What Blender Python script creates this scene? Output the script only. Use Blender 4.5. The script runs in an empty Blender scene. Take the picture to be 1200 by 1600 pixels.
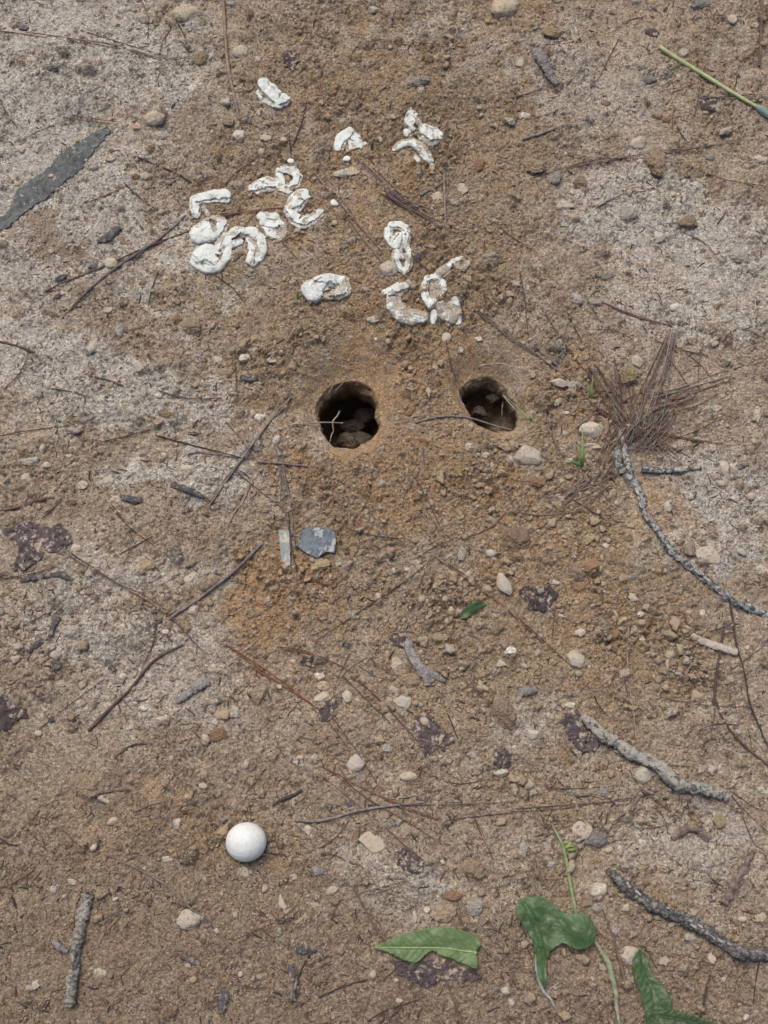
import bpy, bmesh, math, random
import numpy as np
from mathutils import Vector, Matrix, noise
from mathutils.geometry import delaunay_2d_cdt

R = math.radians
random.seed(7)
rng = np.random.RandomState(11)
scn = bpy.context.scene
col = scn.collection

# ---------------------------------------------------------------- camera
TILT = 18.0            # degrees off straight down
CAMH = 0.80
VFOV = 51.0
cam_d = bpy.data.cameras.new('camera')
cam = bpy.data.objects.new('camera', cam_d)
col.objects.link(cam)
CAMY = -CAMH * math.tan(R(TILT))
cam.location = (0, CAMY, CAMH)
cam.rotation_euler = (R(TILT), 0, 0)
cam_d.sensor_fit = 'VERTICAL'
cam_d.sensor_height = 24
cam_d.lens = 12 / math.tan(R(VFOV / 2))
cam_d.clip_start = 0.02
cam_d.clip_end = 200
scn.camera = cam
scn.render.resolution_x = 768
scn.render.resolution_y = 1024
# ---------------------------------------------------------------- light
SUN_EL, SUN_AZ = 62.0, 335.0      # azimuth clockwise from +Y (top of the picture)
w = bpy.data.worlds.new('World')
scn.world = w
w.use_nodes = True
nt = w.node_tree
sky = nt.nodes.new('ShaderNodeTexSky')
sky.sky_type = 'NISHITA'
sky.sun_disc = False
sky.sun_elevation = R(SUN_EL)
sky.sun_rotation = R(SUN_AZ)
sky.dust_density = 4.0
sky.air_density = 0.7
sky.ozone_density = 0.6
nt.links.new(sky.outputs[0], nt.nodes['Background'].inputs[0])
nt.nodes['Background'].inputs[1].default_value = 0.105
sl = bpy.data.lights.new('sun', 'SUN')
sl.energy = 1.5
sl.angle = R(42)
sl.color = (1.0, 0.96, 0.86)
so = bpy.data.objects.new('sun', sl)
col.objects.link(so)
d = Vector((math.sin(R(SUN_AZ)) * math.cos(R(SUN_EL)), math.cos(R(SUN_AZ)) * math.cos(R(SUN_EL)), math.sin(R(SUN_EL))))
so.rotation_euler = d.to_track_quat('Z', 'Y').to_euler()
scn.view_settings.view_transform = 'Standard'
scn.view_settings.look = 'None'
scn.view_settings.gamma = 1.0
scn.view_settings.exposure = 0.40

# ---------------------------------------------------------------- picture <-> ground
FP = 800 / math.tan(R(VFOV / 2))
ct, st = math.cos(R(TILT)), math.sin(R(TILT))
def to_world(px, py, z=0.0):
    u = (px - 600) / FP; v = (800 - py) / FP
    dy = v * ct + st; dz = -ct + v * st
    t = (z - CAMH) / dz
    return u * t, CAMY + dy * t
def to_px(x, y, z=0.0):
    dy = y - CAMY; dz = z - CAMH
    depth = dy * st - dz * ct
    up = dy * ct + dz * st
    return 600 + FP * x / depth, 800 - FP * up / depth
def pxs(py):                       # metres per photo pixel near that row
    v = (800 - py) / FP
    return CAMH / (ct - v * st) / FP

# ---------------------------------------------------------------- numpy noise
PERM = rng.permutation(4096)
GA = rng.rand(4096) * 2 * np.pi
GX, GY = np.cos(GA), np.sin(GA)
def hsh(ix, iy, s=0):
    return PERM[(PERM[(ix + s * 131) & 4095] + iy) & 4095]
def gn(x, y, s=0):
    ix = np.floor(x).astype(np.int64); iy = np.floor(y).astype(np.int64)
    fx = x - ix; fy = y - iy
    ux = fx * fx * fx * (fx * (fx * 6 - 15) + 10); uy = fy * fy * fy * (fy * (fy * 6 - 15) + 10)
    def g(a, b):
        h = hsh(ix + a, iy + b, s)
        return GX[h] * (fx - a) + GY[h] * (fy - b)
    n0 = g(0, 0) * (1 - ux) + g(1, 0) * ux
    n1 = g(0, 1) * (1 - ux) + g(1, 1) * ux
    return (n0 * (1 - uy) + n1 * uy) * 1.5
def fbm(x, y, o=4, s=0, gain=0.5):
    r = 0; a = 1.0; f = 1.0
    for i in range(o):
        r = r + a * gn(x * f + 17.3 * i, y * f - 9.1 * i, s + i)
        a *= gain; f *= 2.03
    return r
def sst(a, b, x):
    t = np.clip((x - a) / (b - a), 0, 1)
    return t * t * (3 - 2 * t)
RND = rng.rand(4096)
def caps(x, y, cell, r0, r1, prob, s, flat=0.7):
    """height field of half sunk grains; prob may be an array; returns height and a random id"""
    H = np.zeros_like(x); I = np.zeros_like(x)
    gx = np.floor(x / cell).astype(np.int64); gy = np.floor(y / cell).astype(np.int64)
    for i in (-1, 0, 1):
        for j in (-1, 0, 1):
            a = gx + i; b = gy + j
            h = hsh(a, b, s)
            h2 = PERM[(h + 77) & 4095]; h3 = PERM[(h + 191) & 4095]; h4 = PERM[(h + 401) & 4095]; h5 = PERM[(h + 733) & 4095]
            cx = (a + RND[h]) * cell; cy = (b + RND[h2]) * cell
            r = (r0 + (r1 - r0) * RND[h3] ** 2)
            an = RND[h5] * 6.28; el = 0.65 + 0.7 * RND[h2]
            dx = x - cx; dy = y - cy
            ca, sa = np.cos(an), np.sin(an)
            q = ((dx * ca + dy * sa) * el) ** 2 + ((dy * ca - dx * sa) / el) ** 2
            c = np.sqrt(np.maximum(r * r - q, 0)) * flat
            c = np.where((RND[h4] < prob), c, 0)
            m = c > H
            H = np.where(m, c, H); I = np.where(m, RND[h5], I)
    return H, I

# ---------------------------------------------------------------- tagging
def tag(o, label=None, cat=None, group=None, kind=None):
    if label: o['label'] = label
    if cat: o['category'] = cat
    if group: o['group'] = group
    if kind: o['kind'] = kind
    return o
def new_obj(name, verts, faces, m, loc=(0, 0, 0), parent=None, smooth=True):
    me = bpy.data.meshes.new(name)
    me.from_pydata([tuple(v) for v in verts], [], [tuple(f) for f in faces])
    if smooth: me.polygons.foreach_set('use_smooth', [True] * len(me.polygons))
    me.materials.append(m)
    o = bpy.data.objects.new(name, me)
    o.location = loc
    col.objects.link(o)
    if parent: o.parent = parent
    return o
def np_mesh(name, V, F, m, smooth=True):
    """V (n,3), F (m,k) numpy"""
    me = bpy.data.meshes.new(name)
    k = F.shape[1]
    me.vertices.add(len(V)); me.vertices.foreach_set('co', V.astype(np.float32).ravel())
    me.loops.add(F.size); me.loops.foreach_set('vertex_index', F.astype(np.int32).ravel())
    me.polygons.add(len(F))
    me.polygons.foreach_set('loop_start', np.arange(0, F.size, k, dtype=np.int32))
    me.polygons.foreach_set('loop_total', np.full(len(F), k, dtype=np.int32))
    if smooth: me.polygons.foreach_set('use_smooth', np.ones(len(F), dtype=bool))
    me.update(calc_edges=True)
    me.materials.append(m)
    o = bpy.data.objects.new(name, me)
    col.objects.link(o)
    return o
def fattr(me, name, arr):
    a = me.attributes.new(name, 'FLOAT', 'POINT')
    a.data.foreach_set('value', np.ascontiguousarray(arr, dtype=np.float32).ravel())

# ---------------------------------------------------------------- materials
class NB:
    def __init__(s, name):
        s.m = bpy.data.materials.new(name); s.m.use_nodes = True
        s.t = s.m.node_tree; s.b = s.t.nodes['Principled BSDF']
        s.b.inputs['Specular IOR Level'].default_value = 0.25
        s.tc = s.t.nodes.new('ShaderNodeTexCoord').outputs['Object']
    def n(s, typ, **k):
        x = s.t.nodes.new(typ)
        for a, b in k.items(): setattr(x, a, b)
        return x
    def plug(s, a, b):
        if hasattr(a, 'links'): s.t.links.new(a, b)
        elif isinstance(a, (tuple, list)): b.default_value = tuple(a) + ((1,) if len(a) == 3 else ())
        else: b.default_value = a
    def noise(s, scale, detail=4, rough=0.55, dist=0.0, vec=None, out='Fac'):
        x = s.n('ShaderNodeTexNoise'); s.plug(vec or s.tc, x.inputs['Vector'])
        x.inputs['Scale'].default_value = scale; x.inputs['Detail'].default_value = detail
        x.inputs['Roughness'].default_value = rough; x.inputs['Distortion'].default_value = dist
        return x.outputs[out]
    def ramp(s, f, a, b):
        x = s.n('ShaderNodeMapRange', interpolation_type='SMOOTHSTEP')
        s.plug(f, x.inputs[0]); x.inputs[1].default_value = a; x.inputs[2].default_value = b
        return x.outputs[0]
    def mix(s, f, a, b, mode='MIX'):
        x = s.n('ShaderNodeMix', data_type='RGBA', blend_type=mode)
        s.plug(f, x.inputs[0]); s.plug(a, x.inputs[6]); s.plug(b, x.inputs[7])
        return x.outputs[2]
    def math(s, op, a, b=0.0):
        x = s.n('ShaderNodeMath', operation=op)
        s.plug(a, x.inputs[0]); s.plug(b, x.inputs[1])
        return x.outputs[0]
    def attr(s, name):
        return s.n('ShaderNodeAttribute', attribute_name=name).outputs['Fac']
    def orand(s):
        return s.n('ShaderNodeObjectInfo').outputs['Random']
    def cramp(s, f, stops):
        x = s.n('ShaderNodeValToRGB'); s.plug(f, x.inputs[0])
        e = x.color_ramp.elements
        while len(e) < len(stops): e.new(0.5)
        for k, (p, c) in enumerate(stops): e[k].position = p; e[k].color = tuple(c) + (1,)
        return x.outputs[0]
    def bump(s, h, dist, strength=1.0):
        x = s.n('ShaderNodeBump'); s.plug(h, x.inputs['Height'])
        x.inputs['Distance'].default_value = dist; x.inputs['Strength'].default_value = strength
        s.t.links.new(x.outputs[0], s.b.inputs['Normal'])
    def done(s, c, rough=0.9):
        s.plug(c, s.b.inputs['Base Color']); s.plug(rough, s.b.inputs['Roughness'])
        return s.m
def two(name, c1, c2, scale, lo=0.4, hi=0.6, bs=900, bd=0.0006, rough=0.9, dust=None, dlo=0.58, dscale=500):
    b = NB(name)
    f = b.ramp(b.noise(scale, 7, 0.7, 0.4), lo, hi)
    c = b.mix(f, c1, c2)
    v = b.math('ADD', b.math('MULTIPLY', b.orand(), 0.4), 0.8)
    g = b.n('ShaderNodeCombineColor'); [b.plug(v, g.inputs[i]) for i in range(3)]
    c = b.mix(1.0, c, g.outputs[0], 'MULTIPLY')
    if dust:
        c = b.mix(b.ramp(b.noise(dscale, 4, 0.65), dlo, dlo + 0.08), c, dust)
    b.bump(b.noise(bs, 4, 0.65), bd)
    return b.done(c, rough)

TAN = (0.54, 0.448, 0.345); BROWN = (0.42, 0.308, 0.192); PALE = (0.64, 0.60, 0.53); ORANGE = (0.50, 0.305, 0.15); GREY = (0.33, 0.31, 0.28)
# ================================================================ GROUND
def axis(a, b, step, far, n):
    c = np.arange(a, b, step)
    g = np.geomspace(step * 1.3, 1.0, n)
    ex = np.cumsum(g); ex = ex / ex[-1] * far
    ex = np.maximum.accumulate(ex); ex = ex + np.arange(1, n + 1) * step
    return np.concatenate([a - ex[::-1], c, c[-1] + ex])
GXA = axis(-0.402, 0.402, 0.00062, 20.0, 60)
GYA = axis(-0.395, 0.545, 0.00066, 20.0, 60)
X, Y = np.meshgrid(GXA, GYA)
PX, PY = to_px(X, np.clip(Y, -0.55, 1.2))
def blobs(lst, soft=0.55):
    m = np.zeros_like(X)
    wx = PX + 45 * fbm(X * 28, Y * 28, 3, 5); wy = PY + 45 * fbm(X * 28, Y * 28, 3, 9)
    for cx, cy, rx, ry, s in lst:
        q = np.sqrt(((wx - cx) / rx) ** 2 + ((wy - cy) / ry) ** 2)
        m = np.maximum(m, s * (1 - sst(soft, 1.25, q)))
    return m
DUG = np.clip(1.0 * blobs([(600, 560, 230, 150, 1), (640, 400, 190, 160, 1), (560, 130, 190, 110, .9), (760, 210, 120, 130, .85), (420, 300, 120, 110, .75), (640, 740, 220, 130, 1),
             (880, 900, 170, 170, .9), (960, 1000, 170, 200, .8), (480, 900, 170, 120, .8), (730, 1000, 170, 150, .8), (385, 1360, 110, 95, .85),
             (900, 650, 110, 120, .8), (340, 460, 110, 70, .7), (400, 600, 90, 90, .6), (650, 1130, 160, 110, .55), (1090, 180, 60, 80, .4),
             (300, 960, 90, 60, .5), (980, 1440, 190, 130, .5), (830, 1230, 120, 60, .5)]) + 0.35 * fbm(X * 34, Y * 34, 4, 300, .6), 0, 1)
PALEM = blobs([(120, 130, 240, 170, 1), (60, 330, 200, 150, .85), (230, 620, 200, 60, .8), (280, 750, 130, 40, .9), (1090, 420, 160, 140, .75), (1000, 330, 130, 90, .8),
               (1120, 800, 130, 130, .7), (300, 430, 110, 90, .8), (60, 560, 120, 100, .7), (600, 1400, 120, 90, .55), (200, 960, 200, 110, .6),
               (860, 1120, 120, 70, .5), (250, 1080, 160, 90, .5), (1080, 1330, 130, 100, .55), (900, 130, 200, 110, .45), (680, 60, 120, 60, .4), (500, 700, 60, 40, .3)])
ORM = blobs([(430, 900, 85, 80, 1), (470, 705, 40, 30, .9), (400, 960, 100, 60, .7), (730, 770, 130, 80, .6), (590, 660, 70, 60, .4), (620, 470, 120, 50, .5), (780, 720, 70, 60, .5),
             (540, 250, 60, 50, .6), (640, 560, 150, 140, .55), (640, 740, 200, 110, .6), (850, 850, 150, 110, .5), (450, 1050, 160, 90, .45), (1010, 60, 150, 90, .4), (560, 380, 160, 120, .4), (230, 1290, 170, 90, .55), (1030, 790, 60, 50, .6), (940, 980, 90, 120, .5), (220, 200, 80, 50, .45), (640, 250, 90, 60, .5),
             (250, 1490, 160, 80, .4), (800, 30, 110, 60, .5), (700, 560, 70, 90, .45), (900, 600, 80, 60, .5), (1020, 440, 60, 50, .4), (60, 380, 60, 40, .4)])
outside = (np.abs(X) > 0.45) | (Y < -0.45) | (Y > 0.6)
DUG = np.where(outside, sst(0.0, 0.4, fbm(X * 6, Y * 6, 3, 50)) * 0.8, DUG)
PALEM = np.where(outside, sst(0.0, 0.4, fbm(X * 5, Y * 5, 3, 60)) * 0.8, PALEM)

DIMBROWN = blobs([(250, 1500, 420, 230, 1), (650, 1560, 330, 170, .8), (560, 1240, 260, 130, .45), (1000, 1560, 240, 150, .8), (120, 1240, 180, 120, .6), (300, 1230, 200, 100, .6), (60, 380, 60, 36, .8), (40, 800, 90, 60, .4), (300, 205, 70, 45, .6), (200, 640, 60, 30, .3), (1010, 600, 130, 110, .4), (740, 560, 70, 40, .3)])  # packed brown soil, with the light's falloff toward the bottom painted in
# -- broad relief
far_fade = 1.0
Zb = 0.0065 * fbm(X * 6, Y * 6, 3, 1) + 0.0022 * fbm(X * 22, Y * 22, 3, 2)
def bump_at(px, py, rx, ry, h):
    q = ((PX - px) / rx) ** 2 + ((PY - py) / ry) ** 2
    return h * np.exp(-q * 1.4)
Zb += bump_at(620, 420, 190, 130, 0.010) + bump_at(470, 340, 170, 110, .005) + bump_at(660, 690, 90, 130, .004)
Zb += bump_at(45, 375, 40, 22, -0.005) + bump_at(400, 1390, 120, 70, -.004) + bump_at(385, 1330, 45, 40, -.003) + bump_at(880, 500, 120, 60, .004)
# straight digging scratches left of the nest
ang = 0.10 * np.sin(PY / 90)
scr = gn((X * 12 + Y * 5), (Y - X * 0.06) * 260, 33) * sst(420, 330, PX) * sst(80, 170, PX) * sst(520, 600, PY) * sst(820, 740, PY)
Zb += 0.0012 * scr
ZS = Zb.copy()                      # smooth ground, for laying things on
# -- crust: thin broken plates with small cliffs, pits and cracks
wxn = 0.004 * fbm(X * 90, Y * 90, 3, 21); wyn = 0.004 * fbm(X * 90, Y * 90, 3, 24)
pl = fbm((X + wxn) * 26, (Y + wyn) * 26, 4, 31, 0.6)
terr = np.zeros_like(X)
for k, th in enumerate((-0.55, -0.25, 0.0, 0.2, 0.45)):
    terr += sst(th - 0.012, th + 0.012, pl) * (0.0011 if k % 2 else 0.0007)
crust = 1 - 0.75 * DUG
Z = Zb + terr * crust
Z += 0.0010 * fbm(X * 95, Y * 95, 3, 41) + 0.00060 * fbm(X * 300, Y * 300, 3, 44, 0.7)
Z -= 0.0011 * sst(0.25, 0.75, gn(X * 430 + 3, Y * 430, 47)) * (0.4 + sst(-.2, .4, fbm(X * 24, Y * 24, 2, 49)))
rg = 1 - np.abs(gn((X + wxn * 2) * 60, (Y + wyn * 2) * 60, 71)) * 2
crk = sst(0.93, 1.0, rg) * sst(-0.1, 0.4, gn(X * 15, Y * 15, 77)) * crust
Z -= 0.0016 * crk
rg2 = 1 - np.abs(gn((X + wxn) * 135, (Y + wyn) * 135, 73)) * 2
Z -= 0.0010 * sst(0.90, 1.0, rg2) * sst(0.0, 0.4, gn(X * 19 + 5, Y * 19, 78)) * crust
jx = X + 0.0009 * fbm(X * 420, Y * 420, 2, 81); jy = Y + 0.0009 * fbm(X * 420, Y * 420, 2, 83)
P0, _ = caps(jx, jy, 0.0042, 0.0006, 0.0022, 0.40 * (1 - 0.6 * DUG), 91, 0.8)
pm = sst(-0.25, 0.35, fbm(X * 20, Y * 20, 3, 97))
Z -= P0 * (0.35 + 0.65 * pm) * 1.3
# -- clods: billowed lumps with sharp creases, in patches
cpm = sst(-0.05, 0.45, fbm(X * 13 + 4, Y * 13, 3, 171) + .15 * DUG) * (1 - 0.8 * PALEM)
bil = np.abs(gn((X + wxn) * 105, (Y + wyn) * 105, 175)) + 0.5 * np.abs(gn((X + wxn) * 230, (Y + wyn) * 230, 176)) + 0.25 * np.abs(gn(X * 480, Y * 480, 177))
Z += 0.0058 * (bil - 0.45) * cpm * (0.6 + 0.5 * sst(.3, .9, DUG))
# -- grains
FINE = np.clip(0.75 * DIMBROWN + 0.9 * sst(0.05, 0.45, fbm(X * 11 + 31, Y * 11, 4, 501, .6)) * (1 - .6 * DUG) + 0.5 * sst(.25, .6, fbm(X * 14 + 3, Y * 14, 3, 505)) , 0, 1)
Z = Z * (1 - .46 * FINE) + (Zb + 0.0006 * fbm(X * 120, Y * 120, 3, 507)) * .46 * FINE
GID = np.full_like(X, 0.5)
hsum = np.zeros_like(X)
cl = sst(-0.3, 0.4, fbm(X * 30, Y * 30, 3, 101))
for cell, r0, r1, pd, pc, s in ((0.0022, .0006, .00135, .9, .22, 1), (0.0040, .0009, .0026, .75, .16, 2), (0.0085, .0015, .0046, .45, .12, 3), (0.019, .003, .0085, .22, .08, 4)):
    pr = (pc + (pd - pc) * DUG) * (0.45 + 0.8 * cl) * (1 - .6 * FINE)
    h, i = caps(jx, jy, cell, r0, r1, pr, 110 + s, 0.75)
    m = h > 0.0001
    GID = np.where(m & (h > hsum), i, GID)
    hsum = np.maximum(hsum, h)
Z += hsum
Z = np.where(outside, Zb, Z)

# -- the two nest holes: the sheet itself runs down into them
HOLES = [dict(c=(543, 650), rim=[(491, 640), (496, 618), (511, 594), (534, 583), (564, 585), (584, 606), (591, 645), (594, 668), (582, 685), (562, 698), (540, 701), (519, 696), (507, 680), (500, 662)], depth=0.085, lean=0.22),
         dict(c=(765, 632), rim=[(719, 600), (721, 613), (727, 626), (734, 645), (744, 660), (765, 671), (790, 673), (806, 666), (813, 650), (807, 630), (797, 607), (786, 588), (762, 577), (738, 581)], depth=0.046, lean=0.10)]
XO, YO = X.copy(), Y.copy()
PIT = np.zeros_like(X)
SMOOTHR = np.zeros_like(X)
for hi, H in enumerate(HOLES):
    cx, cy = to_world(*H['c'])
    pts = np.array([to_world(*p) for p in H['rim']])
    th = np.arctan2(pts[:, 1] - cy, pts[:, 0] - cx); rr = np.hypot(pts[:, 0] - cx, pts[:, 1] - cy)
    o = np.argsort(th); th = th[o]; rr = rr[o]
    th = np.concatenate([th - 2 * np.pi, th, th + 2 * np.pi]); rr = np.concatenate([rr] * 3)
    dx = XO - cx; dy = YO - cy
    dd = np.hypot(dx, dy); A = np.arctan2(dy, dx)
    near = dd < 0.09
    Rr = np.interp(A, th, rr) * (1 + 0.05 * gn(A * 2.5 + 7, dd * 30, 5 + hi) + 0.010 * gn(A * 9, dd * 30, 6 + hi))
    s = dd / Rr
    up = 0.5 + 0.5 * np.sin(A)                      # 1 on the far (upper) side
    # funnel
    fw = 0.26 + (0.62 if hi == 0 else 0.5) * up ** 1.5
    fd = 0.0030 + 0.0085 * up
    f = 1 - sst(1.0, 1.0 + fw * 1.25, s)
    sm = 1 - sst(1.0 + fw * 0.6, 1.0 + fw * 1.5, s)
    SMOOTHR = np.maximum(SMOOTHR, np.where(s >= 1, sm, 1) * near)
    Z = np.where(near, Z * (1 - 0.8 * sm) + (ZS + 0.0006 * fbm(X * 160, Y * 160, 3, 150)) * 0.8 * sm, Z)
    Z = np.where(near & (s >= 1), Z - fd * f ** 1.6, Z)
    # flask
    ins = near & (s < 1)
    q = 1 - s
    prof_q = [0, .06, .16, .30, .46, .60, .75, 1.0]
    dep = np.interp(q, prof_q, [0, .05, .17, .40, .68, .90, .98, 1.0]) * H['depth']
    rad = np.interp(q, prof_q, [1.0, .975, 1.0, 1.13, 1.22, 1.05, .62, 0.0])
    radf = np.interp(q, prof_q, [1.0, .95, .87, .84, .95, .90, .58, 0.0])     # the far wall slopes in before it widens
    rad = rad * (1 - up) + radf * up
    nb = 1 + 0.10 * gn(A * 2.2 + 3, dep * 60, 8 + hi) + 0.04 * gn(A * 7, dep * 160, 18 + hi)
    nx = cx + np.cos(A) * Rr * rad * np.where(q > .05, nb, 1); ny = cy + np.sin(A) * Rr * rad * np.where(q > .05, nb, 1) + dep * H['lean']
    floor_n = 0.010 * gn(nx * 75, ny * 75, 160) + 0.006 * gn(nx * 150, ny * 150, 161)
    edge = ZS - fd
    X = np.where(ins, nx, X); Y = np.where(ins, ny, Y)
    Z = np.where(ins, edge - dep + floor_n * sst(.5, .8, q), Z)
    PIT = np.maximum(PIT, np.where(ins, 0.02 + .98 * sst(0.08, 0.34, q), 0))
GRN = hsum

ny_, nx_ = X.shape
idx = np.arange(nx_ * ny_).reshape(ny_, nx_)
F = np.stack([idx[:-1, :-1], idx[:-1, 1:], idx[1:, 1:], idx[1:, :-1]], -1).reshape(-1, 4)

b = NB('soil')
dug = b.attr('dug'); pale = b.attr('pale'); orr = b.attr('rust'); gid = b.attr('grain'); gh = b.attr('grit'); pit = b.attr('pit'); dim_brown = b.attr('dim_brown')
c = b.mix(b.ramp(b.noise(38, 5, 0.65, 0.6), 0.35, 0.68), TAN, (0.40, 0.315, 0.23))
pn = b.math('ADD', pale, b.math('MULTIPLY', b.math('SUBTRACT', b.noise(120, 5, 0.7, 0.5), 0.5), 0.9))
c = b.mix(b.math('MULTIPLY', b.ramp(pn, 0.06, 0.85), 0.90), c, PALE)
dn = b.math('ADD', dug, b.math('MULTIPLY', b.math('SUBTRACT', b.noise(70, 5, 0.7), 0.5), 0.8))
c = b.mix(b.ramp(dn, 0.25, 0.9), c, BROWN)
on = b.math('ADD', orr, b.math('MULTIPLY', b.math('SUBTRACT', b.noise(150, 5, 0.7), 0.5), 1.1))
c = b.mix(b.math('MULTIPLY', b.ramp(on, 0.22, 0.9), 0.85), c, ORANGE)
c = b.mix(b.math('MULTIPLY', b.ramp(b.noise(45, 6, 0.75, 1.0), 0.52, 0.66), 0.45), c, (0.50, 0.44, 0.36))
c = b.mix(b.math('MULTIPLY', b.ramp(b.noise(52, 6, 0.75, 1.5), 0.54, 0.68), 0.5), c, (0.25, 0.175, 0.115))
c = b.mix(b.math('MULTIPLY', b.ramp(b.math('ADD', dim_brown, b.math('MULTIPLY', b.math('SUBTRACT', b.noise(60, 5, 0.7), 0.5), 0.9)), 0.2, 0.9), 0.75), c, (0.315, 0.232, 0.16))
# every grain has a mineral colour of its own
gc = b.cramp(gid, [(0.0, (0.20, 0.145, 0.10)), (0.25, (0.33, 0.235, 0.155)), (0.45, (0.45, 0.36, 0.265)), (0.62, (0.36, 0.23, 0.125)), (0.78, (0.33, 0.29, 0.25)), (0.92, (0.56, 0.50, 0.42)), (1.0, (0.17, 0.15, 0.145))])
c = b.mix(b.math('MULTIPLY', b.ramp(gh, 0.0001, 0.0005), 0.68), c, gc)
# fine sand speckle: dark organic crumbs and pale quartz
c = b.mix(b.math('MULTIPLY', b.ramp(b.noise(620, 4, 0.8), 0.56, 0.64), 0.72), c, (0.11, 0.08, 0.065))
c = b.mix(b.math('MULTIPLY', b.ramp(b.noise(540, 4, 0.8, 0.3), 0.57, 0.66), 0.6), c, (0.66, 0.60, 0.52))
c = b.mix(b.math('MULTIPLY', b.ramp(b.noise(260, 5, 0.75, 0.8), 0.55, 0.68), 0.4), c, (0.22, 0.16, 0.115))
vc = b.n('ShaderNodeTexVoronoi', feature='DISTANCE_TO_EDGE'); vc.inputs['Scale'].default_value = 95
wv = b.n('ShaderNodeVectorMath', operation='MULTIPLY_ADD'); b.plug(b.noise(120, 4, 0.7, out='Color'), wv.inputs[0]); wv.inputs[1].default_value = (.02, .02, .0); b.plug(b.tc, wv.inputs[2]); b.plug(wv.outputs[0], vc.inputs['Vector'])
ck = b.math('MULTIPLY', b.ramp(vc.outputs['Distance'], 0.05, 0.0), b.math('MULTIPLY', b.ramp(b.noise(60, 3, 0.6), 0.48, 0.58), b.ramp(dug, 0.6, 0.2)))
c = b.mix(b.math('MULTIPLY', ck, 0.75), c, (0.13, 0.095, 0.075))
sp = b.math('MULTIPLY', b.ramp(b.noise(330, 4, 0.75, 1.2), 0.60, 0.66), b.ramp(b.noise(22, 3, 0.6), 0.42, 0.62))
for vs, am in ((1050, .75), (520, .5)):
    vo_ = b.n('ShaderNodeTexVoronoi', feature='F1'); vo_.inputs['Scale'].default_value = vs; b.plug(b.tc, vo_.inputs['Vector'])
    sx_ = b.n('ShaderNodeSeparateColor'); b.plug(vo_.outputs['Color'], sx_.inputs[0])
    gr_ = b.cramp(sx_.outputs[0], [(0, (.42, .38, .36)), (.15, (.75, .72, .70)), (.5, (1, 1, 1)), (.8, (1.15, 1.12, 1.08)), (.95, (1.5, 1.48, 1.45))])
    c = b.mix(am, c, gr_, 'MULTIPLY')
    edge_ = b.ramp(vo_.outputs['Distance'], .75, .45) if vs < 800 else None
c = b.mix(b.math('MULTIPLY', sp, 0.8), c, (0.085, 0.06, 0.05))
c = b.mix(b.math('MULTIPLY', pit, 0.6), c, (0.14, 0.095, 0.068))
b.bump(b.math('ADD', b.noise(1500, 4, 0.7), b.math('MULTIPLY', b.noise(600, 3, 0.6), 1.2)), 0.0017)
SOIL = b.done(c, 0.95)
V = np.stack([X, Y, Z], -1).reshape(-1, 3)
g = np_mesh('ground', V, F, SOIL)
for n_, a_ in (('dug', DUG), ('pale', PALEM), ('rust', ORM), ('grain', GID), ('grit', GRN * (1 - SMOOTHR * 0.8)), ('pit', PIT), ('dim_brown', DIMBROWN)): fattr(g.data, n_, a_)
tag(g, 'tan and brown sandy dirt with pale crust, crumbly spoil and two dug holes', 'ground', kind='structure')
ZF = Z
def samp(A, x, y):
    i = np.clip(np.searchsorted(GXA, x) - 1, 0, len(GXA) - 2); j = np.clip(np.searchsorted(GYA, y) - 1, 0, len(GYA) - 2)
    fx = np.clip((x - GXA[i]) / (GXA[i + 1] - GXA[i]), 0, 1); fy = np.clip((y - GYA[j]) / (GYA[j + 1] - GYA[j]), 0, 1)
    return (A[j, i] * (1 - fx) + A[j, i + 1] * fx) * (1 - fy) + (A[j + 1, i] * (1 - fx) + A[j + 1, i + 1] * fx) * fy
# height without the grains but with the funnels
def blur(A, r):
    K = 2 * r + 1
    for ax in (0, 1):
        p = np.pad(A, [(r + 1, r) if i == ax else (0, 0) for i in (0, 1)], mode='edge')
        cs = np.cumsum(p, axis=ax)
        A = (np.take(cs, range(K, cs.shape[ax]), axis=ax) - np.take(cs, range(0, cs.shape[ax] - K), axis=ax)) / K
    return A
HM = PIT > 0
ZN = blur(np.where(HM, ZS - 0.006, ZF), 3)
ZN = np.where(outside, ZF, ZN)
def gz(x, y): return float(samp(ZN, x, y))
def at(px, py):
    z = 0.0
    for k in range(3):
        x, y = to_world(px, py, z)
        z = gz(x, y)
    return x, y, z

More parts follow.
